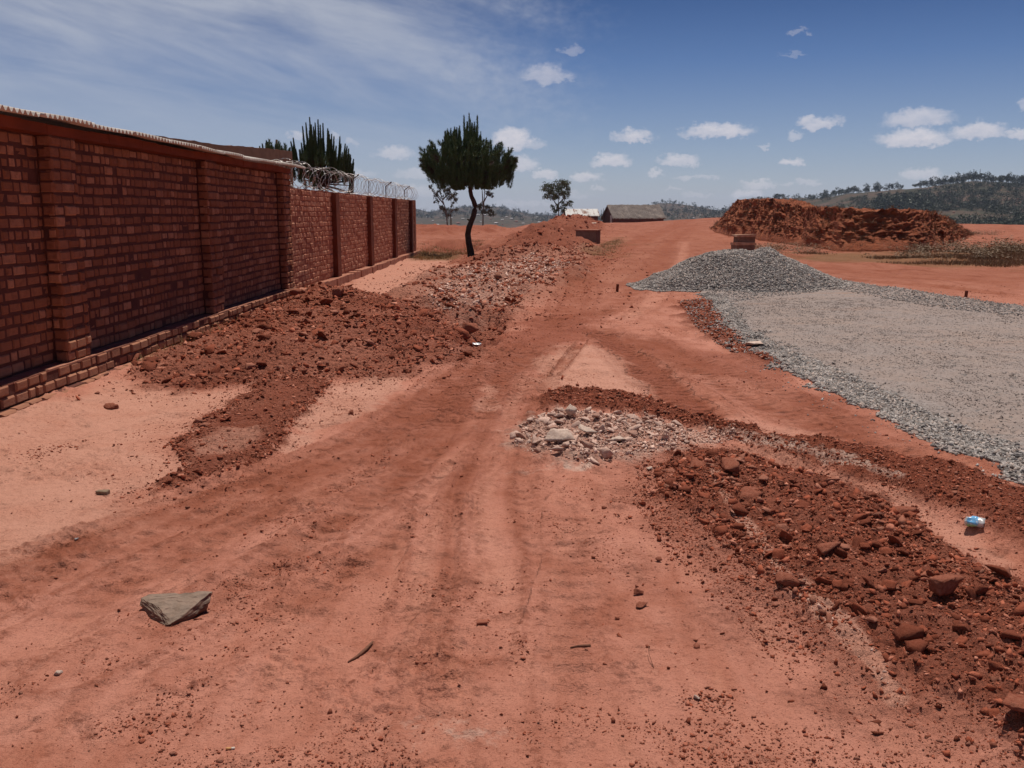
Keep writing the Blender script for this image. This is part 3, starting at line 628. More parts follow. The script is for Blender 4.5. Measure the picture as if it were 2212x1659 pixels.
M_pale = simple('pale_stone', (.70, .54, .45), (.55, .39, .31), 14, .9, .6, .02)
M_mud = simple('baked_mud', (.33, .12, .075), (.24, .07, .04), 10, .95, .6, .02)
stone('rubble_stone', 'largest whitish stone slab at the front of the rubble patch', 'stone', 1205, 975, .20, M_pale, 41, .45, .2, (.25, 0), .55, xs=1.1)
stone('rubble_stone', 'wide whitish stone with a dark overhang, right of the largest slab', 'stone', 1272, 958, .16, M_pale, 47, .5, 1.2, (.2, .1), .7)
stone('rubble_stone', 'upright pointed pale stone in the upper left of the rubble', 'stone', 1232, 915, .11, M_pale, 43, .9, .5, (.5, .2), .6)
stone('rubble_stone', 'rounded pale stone at the right front of the rubble', 'stone', 1335, 968, .12, M_pale, 44, .6, .9)
stone('stone', 'small white stone lying alone right of the rubble patch', 'stone', 1403, 1018, .045, M_pale, 45, .7)
stone('flat_stone', 'flat cream stone lying on red soil at the gravel edge', 'stone', 1636, 756, .27, M_pale, 46, .18, .3, (-.1, 0), .9, xs=1.3)
for (u, v, sz, fl, rz, sd, lb) in [(1795,1240,.16,.5,.6,51,'overhanging red slab with a dark hollow beneath, middle of the dug-up strip'),(1625,1095,.15,.3,.9,52,'tilted smooth red slab near the top of the dug-up strip'),
    (2040,1320,.13,.8,.2,53,'big dark notched clod at the right edge of the dug-up strip'),(1500,1030,.16,.4,.4,54,'long brownish slab at the upper left of the dug-up strip'),(1575,1045,.13,.6,1.5,55,'dark pointed clod right of the long brownish slab'),
    (1950,1120,.15,.45,.2,56,'broad flat clod on the right shoulder of the dug-up strip'),(1700,1290,.12,.5,2,57,'reddish block on the left rim beside the pale ridge'),(2205,1590,.14,.25,.1,58,'flat tan flake at the bottom right corner'),
    (1425,1212,.035,.9,.1,59,'dark upright crumb standing alone left of the dug-up strip'),(1378,1288,.045,.6,.3,60,'oblong crumb lying alone on the smooth ground'),(1385,1312,.05,.3,.8,61,'pale pointed flake lying alone on the smooth ground'),
    (730,690,.20,.7,.4,62,'large dark block on the crest of the spoil heap'),(640,672,.17,.9,1.2,63,'pale upright block near the top of the spoil heap'),(668,740,.22,.5,.3,64,'wide dark-bottomed lump midway down the spoil heap'),
    (290,802,.16,.6,.7,65,'tan block at the left tip of the spoil heap'),(1015,720,.20,.8,.5,66,'dark block at the right end of the spoil heap'),(735,815,.14,.6,.3,67,'lump at the corner of the pale cracked patch')]:
    stone('dirt_clod', lb, 'dirt clod', u, v, sz, M_mud, sd, fl, rz, (random.uniform(-.3, .3), random.uniform(-.3, .3)), .5, xs=1.25)
stone('stone', 'small reddish stone alone on the pale dry ground by the wall', 'stone', 240, 890, .11, M_mud, 71, .5, .2, xs=1.2)
stone('stone', 'tiny grey pebble on the pale ground at the left', 'stone', 165, 1163, .028, simple('grey_pebble', (.36, .35, .36), (.28, .27, .28), 30), 72, .6)
stone('stone', 'round red lump on the lower cracked patch', 'stone', 758, 900, .07, M_mud, 73, .7)
stone('stone', 'small pinkish pebble on bare ground below the grey rock', 'stone', 125, 1455, .03, M_pale, 74, .5)
stone('stone', 'pale stone at the bottom of the dug-up strip', 'stone', 1505, 1508, .03, M_pale, 75, .7)
stone('stone', 'pale slab lying on top of the tall red heap', 'stone', 1283, 497, .55, M_pale, 76, .3, .2, lift=.6)
def bx_obj(name, label, cat, u, v, dims, rz, m, j=.003):
    x, y = P(u, v); b = MB(); a, c, h = dims; b.box(-a/2, a/2, -c/2, c/2, 0, h, j); o = b.build(name, m); o.location = (x, y, gz(x, y) - .003); o.rotation_euler = (.05, .04, rz)
    bv = o.modifiers.new('b', 'BEVEL'); bv.width = min(dims) * .12; return tag(o, label, cat)
bx_obj('brick_fragment', 'small olive-grey brick fragment alone on the pale ground', 'brick fragment', 222, 1069, (.07, .035, .028), -.1, simple('old_brick', (.20, .14, .09), (.28, .20, .14), 40), .004)
bx_obj('brick_fragment', 'dark brick-like pair of crumbs on the open foreground', 'brick fragment', 1041, 1353, (.042, .022, .018), .05, M_mud, .003)

# the big grey-brown rock in the foreground
def big_rock():
    bm = bmesh.new()
    for p in [(-.150,.050,.108),(-.118,.075,.112),(.150,.085,.125),(.140,.060,.118),(.045,-.085,.040),(.030,-.092,.030),(-.035,-.020,.085),(-.060,.000,.086),(-.140,.030,.082),(-.118,-.005,.020),(-.075,-.030,.006),(.028,-.085,.0),(.105,-.010,.028),(.135,.040,.050),(.120,.080,.0),(-.11,.075,.0),(.150,.055,.085)]:
        bm.verts.new(p)
    bmesh.ops.convex_hull(bm, input=bm.verts); bmesh.ops.delete(bm, geom=[v for v in bm.verts if not v.link_faces], context='VERTS')
    bmesh.ops.subdivide_edges(bm, edges=bm.edges, cuts=9, use_grid_fill=True)
    bmesh.ops.triangulate(bm, faces=bm.faces)
    for v in bm.verts:
        v.co += mnoise.noise_vector(v.co * 18) * .008 + mnoise.noise_vector(v.co * 50) * .005 + mnoise.noise_vector(v.co * 130) * .0022
    me = bpy.data.meshes.new('grey_rock'); bm.to_mesh(me); bm.free(); return me
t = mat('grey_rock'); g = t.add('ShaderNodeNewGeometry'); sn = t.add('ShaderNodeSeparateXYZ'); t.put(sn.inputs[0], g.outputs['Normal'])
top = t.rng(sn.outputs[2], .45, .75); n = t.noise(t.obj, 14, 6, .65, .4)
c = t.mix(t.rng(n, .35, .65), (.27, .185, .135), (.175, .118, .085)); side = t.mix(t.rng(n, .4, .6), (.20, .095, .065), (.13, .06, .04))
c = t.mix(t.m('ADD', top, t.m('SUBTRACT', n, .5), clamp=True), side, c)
c = t.mix(t.rng(t.vor(t.obj, 9, 'F1'), .11, .085), c, c)
t.put(t.b.inputs['Base Color'], c); t.b.inputs['Roughness'].default_value = .7; t.b.inputs['Specular IOR Level'].default_value = .35
t.put(t.b.inputs['Normal'], t.bump(t.noise(t.obj, 60, 6, .7), .5, .006)); M_rock = t.mat
x, y = P(366, 1338); rk = link('rock', big_rock(), M_rock); rk.location = (x - .012, y + .05, gz(x, y) - .012); rk.scale = (.93, 1.0, .70)
tag(rk, 'grey-brown wedge-shaped rock with a flat tilted top alone in the left foreground', 'rock')
wp = MB()
M_white = simple('bird_white', (.8, .8, .8), (.75, .75, .76), 20)

# ------------------------------------------------------------------ gravel pile
pc = P(1578, 612); PCX, PCY = pc[0], 20.3
def pile_h(x, y):
    dx = (x - PCX); dy = (y - PCY); ang = np.arctan2(dy, dx)
    rad = np.where(dx < 0, 2.28, 2.15) * (1 + .05 * np.sin(2 * ang + 1) + .05 * np.sin(5 * ang + 2) + .03 * np.sin(9 * ang))
    ry = 1.9
    q = np.sqrt((dx / rad) ** 2 + (dy / ry) ** 2)
    h = .97 * np.clip(1 - q, 0, 1) ** .95 * (1 - .22 * np.exp(-(q / .18) ** 2)) + .05 * np.exp(-(((dx - .55) / .25) ** 2 + (dy / .4) ** 2)) - .05 * np.exp(-(((dx - .28) / .12) ** 2 + (dy / .5) ** 2))
    h = h * (1 + .18 * fbm(x, y, 1.1, 3, 95)) + np.where(q < 1, .03 * fbm(x, y, 4, 3, 96), 0)
    return np.where(q < 1.06, np.maximum(h, 0), -.05)
n = 220; xs = np.linspace(PCX - 2.9, PCX + 2.9, n); ys = np.linspace(PCY - 2.4, PCY + 2.4, n); X, Y = np.meshgrid(xs, ys)
ph = pile_h(X.ravel(), Y.ravel()); bz = surf_z(X.ravel(), Y.ravel()); ii = np.arange(n * n).reshape(n, n)
ff = np.stack([ii[:-1, :-1], ii[:-1, 1:], ii[1:, 1:], ii[1:, :-1]], -1).reshape(-1, 4); ff = ff[(ph[ff] > -.01).all(1)]
pme_V = np.stack([X.ravel(), Y.ravel(), bz + ph], 1)
us = np.unique(ff); rm = np.full(n * n, -1); rm[us] = np.arange(len(us))
pile = link('gravel_pile', npmesh('gravel_pile', pme_V[us], rm[ff]), M_gdense, smooth=True)
tag(pile, 'cone-shaped pile of grey crushed stone at the edge of the gravel road', 'gravel pile')
q = np.column_stack([rng.uniform(PCX - 2.7, PCX + 2.7, 52000), rng.uniform(PCY - 2.3, PCY + 2.2, 52000)]); hh = pile_h(q[:, 0], q[:, 1]); k = hh > .0; q = q[k]; hh = hh[k]
s = rng.uniform(.028, .062, len(q)); z = surf_z(q[:, 0], q[:, 1]) + hh + s * .12
V, Fc = merge(np.column_stack([q, z]).astype(np.float32), s, .7, .7)
o = link('crushed_stone', npmesh('crushed_stone', V, Fc), M_grav, parent=pile); tag(o, kind='stuff')
# loose stones: dense at the left border of the road, sparse on the packed surface
ga = Z['gravband'].points(34000); da = Z['gravel'].full(ga[:, 0].astype(np.float32), ga[:, 1].astype(np.float32), raw=True); nn_ = .35 + .8 * fbm(ga[:, 0], ga[:, 1], 1.1, 4, 97, .6); ga = ga[(da > -.05) & (rng.random(len(ga)) < .10 + .9 * (1 - sstep(da, nn_ * .5, nn_ * 1.6 + .15)))]
gb = Z['gravel'].points(16000); gb = gb[gb[:, 1] < 19.5]
gi = Z['gravel'].points(150000); gi = gi[(gi[:, 1] < 17) & (gi[:, 0] < gi[:, 1] * .62 + .6)][:90000]; si = rng.uniform(.010, .026, len(gi)); gi_t = sstep(fbm(gi[:, 0], gi[:, 1], .8, 4, 98, .6), -.35, .25); kk = rng.random(len(gi)) < .25 + .75 * gi_t; gi = gi[kk]; si = si[kk]
M_gdust = soil_mat('dusty_gravel_stone', (.30, .235, .205), (.245, .20, .18), .35, .2, c3=(.37, .31, .28))
V, Fc = merge(np.column_stack([gi, surf_z(gi[:, 0], gi[:, 1]) - si * .06]).astype(np.float32), si, .45, .3)
tag(link('gravel', npmesh('gravel', V, Fc), M_gdust), kind='stuff')
gc_ = Zone([(1500,640),(1800,600),(1900,620),(2060,640),(2212,660),(2212,690),(2000,665),(1800,630),(1560,660)], .1).points(6000)
q = np.concatenate([ga, gb, gc_]); s = np.concatenate([rng.uniform(.018, .045, len(ga)), rng.uniform(.006, .015, len(gb)), rng.uniform(.02, .045, len(gc_))])
qe = np.column_stack([rng.uniform(1.5, 5.5, 60000), rng.uniform(4.5, 18, 60000)]); de = Z['gravel'].full(qe[:, 0].astype(np.float32), qe[:, 1].astype(np.float32), raw=True); le = Z['gravband'].full(qe[:, 0].astype(np.float32), qe[:, 1].astype(np.float32), raw=True)
qe = qe[(de > -.03) & (de < .30) & (le > -.6)][:9000]; q = np.concatenate([q, qe]); s = np.concatenate([s, rng.uniform(.016, .042, len(qe))])
fg_ = fringe(Z['gravel'], 5000, .16, .012, .035); q = np.concatenate([q, fg_[0][:, :2]]); s = np.concatenate([s, fg_[1]])
# a few strays on the red soil
st = Z['gravedge'].points(700); q = np.concatenate([q, st]); s = np.concatenate([s, rng.uniform(.02, .045, 700)])
V, Fc = merge(np.column_stack([q, surf_z(q[:, 0], q[:, 1]) + s * .12]).astype(np.float32), s, .7, .5)
tag(link('gravel', npmesh('gravel', V, Fc), M_grav), kind='stuff')

# ------------------------------------------------------------------ brick walls
WROT = -math.atan(.011); WL = Matrix.Translation((-4.1, 0, 0)) @ Matrix.Rotation(WROT, 4, 'Z')
def brick_mat(name, a, b, c3, mort=None):
    t = mat(name); g = t.add('ShaderNodeNewGeometry'); r = g.outputs['Random Per Island']; r2 = t.m('FRACT', t.m('MULTIPLY', r, 13.7))
    n = t.noise(t.obj, 16, 6, .65); c = t.mix(r, a, b); c = t.mix(t.rng(r2, .72, .9, 0, .85), c, c3)
    c = t.mix(t.rng(n, .45, .7, 0, .5), c, (.13, .05, .032)); c = t.mix(t.rng(t.noise(t.obj, .9, 5, .65), .5, .70, 0, .5), c, (.17, .08, .06)); sz0 = t.add('ShaderNodeSeparateXYZ'); t.put(sz0.inputs[0], t.obj); c = t.mix(t.m('MULTIPLY', t.rng(t.m('ADD', sz0.outputs[2], t.m('MULTIPLY', n, -.5)), .35, -.1), .6), c, (.36, .17, .11))
    t.put(t.b.inputs['Base Color'], c); t.put(t.b.inputs['Normal'], t.bump(t.noise(t.obj, 45, 6, .7), .6, .012)); return t.mat
M_bn = brick_mat('old_dark_brick', (.275, .105, .055), (.360, .150, .082), (.50, .24, .14)); M_bf = brick_mat('tan_orange_brick', (.42, .165, .100), (.50, .215, .135), (.56, .28, .18))  # far wall bricks are a lighter tan-orange than the near ones
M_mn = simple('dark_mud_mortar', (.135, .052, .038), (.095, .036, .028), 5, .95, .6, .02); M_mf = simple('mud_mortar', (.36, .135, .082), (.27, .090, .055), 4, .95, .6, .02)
M_plas = simple('red_plaster_pier', (.17, .042, .020), (.12, .030, .016), 3, .9, .4, .01); M_band = simple('ring_beam_plaster', (.21, .050, .024), (.15, .036, .018), 2.5, .9, .35, .01)
M_cap = simple('pale_ledge', (.40, .19, .13), (.30, .12, .075), 6, .95, .5, .01)
def brickwork(x, s0, s1, z0, z1, course, seed, axis='s', ragged=.0, mort=.016, gap_rate=.0, header=.45, depth=.06, jit=.006, top=None):
    """bricks as separate rounded blocks set in one mesh; local x is towards the road, y runs along the wall"""
    r = random.Random(seed); v = []; f = []
    nrow = max(1, int(round((z1 - z0) / course))); ch = (z1 - z0) / nrow
    for i in range(nrow):
        zz = z0 + i * ch; s = s0 + r.uniform(-.08, .0)
        while s < s1:
            L = r.choice([.095, .105, .11]) if r.random() < header else r.uniform(.175, .215)
            a, b = max(s, s0) + mort * .5, min(s + L, s1) - mort * .5; s += L + .004
            if b - a < .03: continue
            if r.random() < gap_rate and i > nrow - 3: continue
            wob = .006 * math.sin(a * .9 + i * .4) ; wz = .005 * math.sin(a * 1.7 + seed + i * .15) + .003 * math.sin(a * 5.1 + i)
            p = x + r.gauss(0, jit); zb, zt = zz + mort * .5 + r.uniform(-.003, .003) + wz, zz + ch - mort * .5 + r.uniform(-.004, .003) + wz
            zb = max(zb, z0 + .001); zt = min(zt, z1 - .002)
            e = .010 + r.uniform(0, .008); bb = len(v)
            pts = []
            for (xx, k) in ((p - depth, 0), (p - e, 0), (p, 1)):
                ins = e * .9 * k
                pts += [(xx + r.uniform(-.002, .002) * k, a + ins, zb + ins), (xx + r.uniform(-.003, .003) * k, b - ins, zb + ins), (xx, b - ins, zt - ins), (xx, a + ins, zt - ins)]
            if axis == 'x': pts = [(q[1], -q[0], q[2]) for q in pts]      # turned: face looks towards the camera
            v += pts
            for k in (0, 4):
                for j in range(4): f.append((bb + k + j, bb + k + (j + 1) % 4, bb + k + 4 + (j + 1) % 4, bb + k + 4 + j))
            f.append((bb + 8, bb + 9, bb + 10, bb + 11))
    return v, f
def mesh_vf(name, vf, m, parent, m2=None, extra=None):
    me = bpy.data.meshes.new(name); v, f = list(vf[0]), list(vf[1]); nb = len(f)
    if extra: off = len(v); v += extra.v; f += [tuple(off + i for i in q) for q in extra.f]
    me.from_pydata(v, [], f); me.materials.append(m)
    if m2: me.materials.append(m2)
    me.update()
    if m2:
        mi = np.zeros(len(f), np.int32); mi[nb:] = 1; me.polygons.foreach_set('material_index', mi)
    return link(name, me, None, parent)
nw = empty('brick_wall', (0, 0, 0)); nw.matrix_world = WL
tag(nw, 'tall dark shaded brick wall on the left with brick piers and a roofed top', 'brick wall')
x = MB(); x.box(-.30, -.008, .5, 16.15, -.3, 2.235)
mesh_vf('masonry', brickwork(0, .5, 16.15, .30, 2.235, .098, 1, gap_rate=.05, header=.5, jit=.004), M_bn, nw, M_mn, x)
for s0 in (4.05, 8.02, 11.92, 15.75):
    s1 = s0 + .46; pr = .13; x = MB(); x.box(-.013, pr - .013, s0 + .012, s1 - .012, .28, 2.235)
    a = brickwork(pr, s0, s1, .30, 2.235, .098, int(s0 * 10), header=.2); b = brickwork(-s0, .005, pr - .004, .30, 2.235, .098, int(s0 * 11), axis='x', header=.1, jit=.004)
    c = brickwork(0, .0, .1, 0, .1, .1, 3)
    v = a[0] + b[0]; off = len(a[0]); f = a[1] + [tuple(off + i for i in q) for q in b[1]]
    mesh_vf('pier', (v, f), M_bn, nw, M_mn, x)
x = MB(); x.box(-.02, .145, .5, 16.3, .105, .285); x.box(-.02, .225, .5, 16.3, -.3, .11)
a = brickwork(.16, .5, 16.3, .11, .300, .095, 21, header=.15, jit=.008); b = brickwork(.24, .5, 16.3, -.22, .125, .095, 22, header=.2, jit=.01)
v = a[0] + b[0]; off = len(a[0]); f = a[1] + [tuple(off + i for i in q) for q in b[1]]
mesh_vf('plinth', (v, f), M_bn, nw, M_mn, x)
# paler tops of the plinth steps
x = MB()
for i in range(60):
    s0 = .5 + i * .263; x.box(-.002, .150 + random.uniform(-.006, .006), s0, s0 + .263, .284, .299 + random.uniform(-.004, .004))
x.build('ledge', M_cap, nw)
# ring beam under the sheets
x = MB()
for i in range(40):
    s0 = .5 + i * .393; dz = .008 * math.sin(i * .9) - .006 * i / 40; x.box(-.30, .145 + random.uniform(-.004, .004), s0, s0 + .393, 2.237 + dz * .3, 2.325 + dz)
o = x.build('ring_beam', M_band, nw)
# corrugated sheets
def corrugated(s0, s1, x0, x1, z0, z1, pitch=.080, amp=.017, seed=0, nx=6):
    r = random.Random(seed); n = int((s1 - s0) / pitch * 8); V = []; k = nx + 1
    for i in range(n + 1):
        s = s0 + (s1 - s0) * i / n
        for j in range(k):
            q = j / nx; z = z0 + (z1 - z0) * q + amp * math.sin(2 * math.pi * (s - s0) / pitch) + .012 * math.sin(s * .8 + 1) + .006 * math.sin(s * 3.1 + seed)
            V.append((x0 + (x1 - x0) * q + (.012 * math.sin(s * 1.3) if j == 0 else 0), s, z))
    Fq = [(i * k + j, i * k + j + 1, (i + 1) * k + j + 1, (i + 1) * k + j) for i in range(n) for j in range(nx)]
    return V, Fq
t = mat('weathered_roof_sheet'); n = t.noise(t.obj, 3, 5, .6); c = t.mix(t.rng(n, .4, .65), (.62, .56, .50), (.45, .38, .33)); c = t.mix(t.rng(t.noise(t.obj, 7, 5, .7), .58, .7, 0, .7), c, (.25, .12, .07))
t.put(t.b.inputs['Base Color'], c); t.b.inputs['Roughness'].default_value = .6; t.b.inputs['Specular IOR Level'].default_value = .4; M_sheet = t.mat
for i in range(18):
    s0 = .4 + i * .885
    V, Fq = corrugated(s0, s0 + .89, .36 + random.uniform(-.02, .02), -1.6, 2.335 + random.uniform(-.004, .004) + (i % 2) * .003, 2.335 + .30, seed=i)
    me = bpy.data.meshes.new('roof_sheet'); me.from_pydata(V, [], Fq); me.update(); o = link('roof_sheet', me, M_sheet, nw, True)
    sd = o.modifiers.new('t', 'SOLIDIFY'); sd.thickness = .003; sd.offset = 1
# brown plastered gable behind the roof sheets
pb = empty('plastered_building', (-5.75, 0, 0)); tag(pb, 'brown mud-plastered building rising behind the corrugated roof edge', 'building')
tops = [PY(u, v, 1) for u, v in ((230, 281), (330, 293), (480, 314), (560, 320), (631, 327))]
bm = bmesh.new(); row = []
def on_plane(u, v, X0=-5.75):
    r_ = ray(u, v); q = X0 / r_[0]; return (r_[1] * q, EYE + r_[2] * q)
pr_ = [on_plane(u, v) for u, v in ((180,272),(230,281),(330,292),(420,304),(480,314),(520,315),(560,319),(600,323),(631,327))]
x = MB(); fine_p = []
for (a, b) in zip(pr_[:-1], pr_[1:]):
    for k_ in range(8):
        q = k_ / 8; fine_p.append((a[0] + (b[0] - a[0]) * q, a[1] + (b[1] - a[1]) * q + random.uniform(-.012, .008)))
fine_p.append(pr_[-1]); fine_p = [(3.0, fine_p[0][1] - .9)] + fine_p
vv = []; fcs = []
for i, (s_, z_) in enumerate(fine_p): vv += [(0, s_, -.2), (0, s_, z_), (-.35, s_, z_ + random.uniform(-.01, .01)), (-.35, s_, -.2)]
for i in range(len(fine_p) - 1):
    for j in range(4): fcs.append((i * 4 + j, (i + 1) * 4 + j, (i + 1) * 4 + (j + 1) % 4, i * 4 + (j + 1) % 4))
fcs += [(3, 2, 1, 0), tuple(len(vv) - 4 + j for j in range(4))]
me = bpy.data.meshes.new('wall'); me.from_pydata(vv, [], fcs); me.update(); link('wall', me, simple('brown_mud_plaster', (.22, .115, .075), (.17, .085, .055), 3, .95, .5, .02), pb)
# flat mud roof of that building, runs back from the wall top
x = MB(); e0, e1 = fine_p[1], fine_p[-1]
for i in range(10):
    q0 = i / 10; q1 = (i + 1) / 10; x.box(-6, -.351, e0[0] + (e1[0] - e0[0]) * q0, e0[0] + (e1[0] - e0[0]) * q1, .0, e0[1] + (e1[1] - e0[1]) * q0 - .1)
x.build('roof', simple('mud_roof', (.30, .18, .12), (.24, .13, .09), 3), pb)

# ---- far wall
fw = empty('brick_wall', (0, 0, 0)); fw.matrix_world = WL
tag(fw, 'lower sunlit brick wall with plain red piers and razor wire along its top', 'brick wall')
x = MB(); x.box(-.30, -.010, 16.31, 36.1, -.3, 1.995)
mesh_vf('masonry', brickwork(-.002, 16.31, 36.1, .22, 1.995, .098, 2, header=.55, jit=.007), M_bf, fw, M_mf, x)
for s0 in (20.25, 24.85, 29.65, 34.1):
    x = MB(); x.box(-.05, .10, s0, s0 + .40, -.2, 1.992, .004); x.build('pier', M_plas, fw)
x = MB(); x.box(-.31, .012, 35.72, 36.14, -.2, 2.02, .006); x.build('end_pier', M_mf, fw)
x = MB()
for i in range(46):
    s0 = 16.31 + i * .43; x.box(-.02, .17 + random.uniform(-.015, .015), s0, s0 + .43, -.25, .215 + random.uniform(-.012, .012) - .1 * i / 46, .002)
x.build('plinth', M_cap, fw)
x = MB()
for i in range(60):
    s0 = 16.32 + i * .3295; x.box(-.30, -.01 + random.uniform(-.01, .008), s0, s0 + .327, 1.996, 2.012 + random.uniform(-.006, .012), .002)
x.build('coping', M_mf, fw)
# cement step at the junction
tag(go)

# ------------------------------------------------------------------ razor wire
t = mat('galvanised_wire'); n = t.noise(t.obj, 12, 3); t.put(t.b.inputs['Base Color'], t.mix(n, (.50, .48, .46), (.28, .25, .24))); t.b.inputs['Roughness'].default_value = .45; t.b.inputs['Metallic'].default_value = .35; M_wire = t.mat
M_post = simple('rusty_post', (.10, .045, .03), (.06, .03, .025), 20)
rw = empty('razor_wire', (0, 0, 0)); rw.matrix_world = WL; tag(rw, 'coiled razor wire on bent metal posts along the top of the far brick wall', 'razor wire')
x = MB(); s = 15.9; th_ = 0; pts = []; loops = 0
sp = 16.1; TOPZ = 2.02
coil = []
phase = 0.0
while sp < 36.0:
    p_ = .62 if sp < 21 else .45
    seg = 30
    rad = .235 + .03 * math.sin(sp * 1.9) + .02 * math.sin(sp * 5.3)
    for k_ in range(seg):
        th_ = 2 * math.pi * k_ / seg; ss = sp + p_ * k_ / seg + .05 * math.sin(th_ + sp)
        coil.append((-.10 + rad * math.cos(th_) * 1.0, ss + .11 * math.cos(th_ + sp * .8), TOPZ + .235 + .01 + rad * math.sin(th_) * (1.0)))
    sp += p_
# second, counter-wound coil
coil2 = []; sp = 16.25
while sp < 36.0:
    p_ = .95; rad = .22 + .03 * math.sin(sp * 2.7)
    for k_ in range(28):
        th_ = -2 * math.pi * k_ / 28 + 1.0; ss = sp + p_ * k_ / 28
        coil2.append((-.08 + rad * math.cos(th_), ss + .16 * math.sin(th_ + sp), TOPZ + .24 + rad * math.sin(th_)))
    sp += p_
for cc, nm in ((coil, 'coil'), (coil2, 'coil')):
    x = MB(); x.tube(cc, .0036, 4, True)
    # barbs: small clipped plates along the strand
    for i in range(0, len(cc) - 1, 1):
        for f_ in (.0,):
            a = Vector(cc[i]); b = Vector(cc[i + 1]); c = a.lerp(b, f_); d_ = (b - a).normalized(); nrm = d_.cross(Vector((random.uniform(-1, 1), random.uniform(-1, 1), random.uniform(-1, 1)))).normalized()
            L, W_ = (.016, .012) if c.y < 21 else (.010, .005); k0 = len(x.v); x.v += [tuple(c - d_ * L + nrm * W_), tuple(c + d_ * L + nrm * W_), tuple(c + d_ * L * .6 - nrm * W_), tuple(c - d_ * L * .6 - nrm * W_)]; x.f.append((k0, k0 + 1, k0 + 2, k0 + 3))
    x.build(nm, M_wire, rw)
for s0 in (23.4, 26.0, 29.2, 31.6, 33.9):
    x = MB(); big = s0 in (23.4, 29.2, 33.9)
    x.tube([(-.12, s0, 1.9), (-.12, s0, 2.36), (.06, s0 + .05, 2.50)] if big else [(-.15, s0, 1.9), (-.13, s0, 2.42)], .018 if big else .007, 5); x.build('post', M_post, rw)
for zz_ in (2.09, 2.44):
    x = MB(); x.tube([(-.12, q_, zz_ + .02 * math.sin(q_)) for q_ in np.linspace(16.4, 35.8, 30)], .003, 4); x.build('line_wire', M_wire, rw)

# ------------------------------------------------------------------ pines
def needle_mat(name, a, b, c3=None):
    t = mat(name); g = t.add('ShaderNodeNewGeometry'); r = g.outputs['Random Per Island']; c = t.mix(r, a, b)
    if c3: c = t.mix(t.rng(t.m('FRACT', t.m('MULTIPLY', r, 9.1)), .86, .95), c, c3)
    t.put(t.b.inputs['Base Color'], c); t.b.inputs['Roughness'].default_value = .6; t.b.inputs['Specular IOR Level'].default_value = .3; return t.mat
M_need = needle_mat('pine_needles', (.045, .085, .028), (.085, .140, .045), (.11, .08, .035))
M_dead = needle_mat('dry_needles', (.075, .045, .025), (.05, .05, .022))
M_bark = simple('pine_bark', (.10, .055, .038), (.055, .032, .026), 9, .95, .9, .03)
def shoot(V, Fc, path, nper, nl, spread, width=.006, grow=None):
    """needles along a path (list of Vector); spread 0 = along the shoot, 1 = square to it"""
    n = len(path) - 1
    for k_ in range(nper):
        q = random.random() * n; i = int(q); p = path[i].lerp(path[i + 1], q - i); d_ = (path[i + 1] - path[i]).normalized()
        a = Vector((random.gauss(0, 1), random.gauss(0, 1), random.gauss(0, 1))).cross(d_).normalized()
        sp_ = spread * (1 - .55 * (q / n)); dr = (d_ + a * sp_ * random.uniform(.7, 1.4)).normalized(); L = nl * random.uniform(.7, 1.15) * (1 - .35 * (q / n))
        sd_ = dr.cross(Vector((random.gauss(0, 1), random.gauss(0, 1), random.gauss(0, 1)))).normalized() * width
        b = len(V); V += [tuple(p - sd_), tuple(p + sd_), tuple(p + dr * L)]; Fc.append((b, b + 1, b + 2))
def tri_obj(name, V, Fc, m, parent=None): return link(name, npmesh(name, np.array(V), np.array(Fc)), m, parent)
def inpoly(px, py, poly):
    r_ = False; n = len(poly)
    for i in range(n):
        ax, ay = poly[i]; bx, by = poly[(i + 1) % n]
        if (ay > py) != (by > py) and px < (bx - ax) * (py - ay) / (by - ay) + ax: r_ = not r_
    return r_
# main pine, laid out in metres from a sketch of its outline
px_, py_ = P(1018, 552); T0 = Vector((px_, py_, gz(px_, py_) - .1)); K = .00338
def L(cx, cy, dep=0.0): return Vector(((cx - 808) * K, dep, (1655 - cy) * K + .08))
pine = empty('pine_tree', T0); tag(pine, 'dark pine with a crooked bare trunk and a broad bowl-shaped crown', 'tree')
x = MB(); tp = [(812,1690,36),(800,1560,33),(782,1470,30),(772,1380,28),(785,1310,27),(812,1240,25),(836,1180,24),(850,1110,23),(856,1075,23),(838,1020,22),(815,970,20),(803,910,19),(806,860,17),(815,760,14),(805,640,10),(800,500,6)]
x.tube([L(a, b, .05 * math.sin(i)) for i, (a, b, c) in enumerate(tp)], [c * K * 1.18 for a, b, c in tp], 10)
x.tube([L(800, 1235), L(782, 1222), L(765, 1212)], [.04, .03, .015], 6)
OUT = [(300,500),(345,505),(395,430),(440,445),(480,540),(512,490),(505,400),(535,310),(570,282),(640,268),(700,268),(735,340),(748,200),(800,160),(830,240),(880,165),(892,340),(925,335),(942,430),(985,385),(1035,430),(1048,520),(1085,455),(1120,455),(1135,575),(1175,515),(1215,485),(1240,610),(1275,640),(1255,740),(1150,810),(1010,880),(900,880),(800,860),(700,930),(640,920),(560,850),(400,790),(320,720),(290,600)]
lim = []
V = []; Fc = []; VD = []; FD = []
tips = [(310,475,22),(345,490,20),(395,398,24),(425,425,20),(535,285,22),(560,262,22),(600,262,22),(640,250,24),(668,262,20),(700,248,22),(745,140,22),(800,118,26),(825,200,22),(885,130,22),(855,200,22),(922,308,22),(900,330,20),(980,362,24),(1030,412,20),(1078,440,22),(1105,425,22),(1215,458,24),(1172,490,20),(1272,610,24),(1245,640,20),(515,385,20),(505,430,20),(770,190,22),(690,300,20),(950,420,22)]
hub = (806, 840)
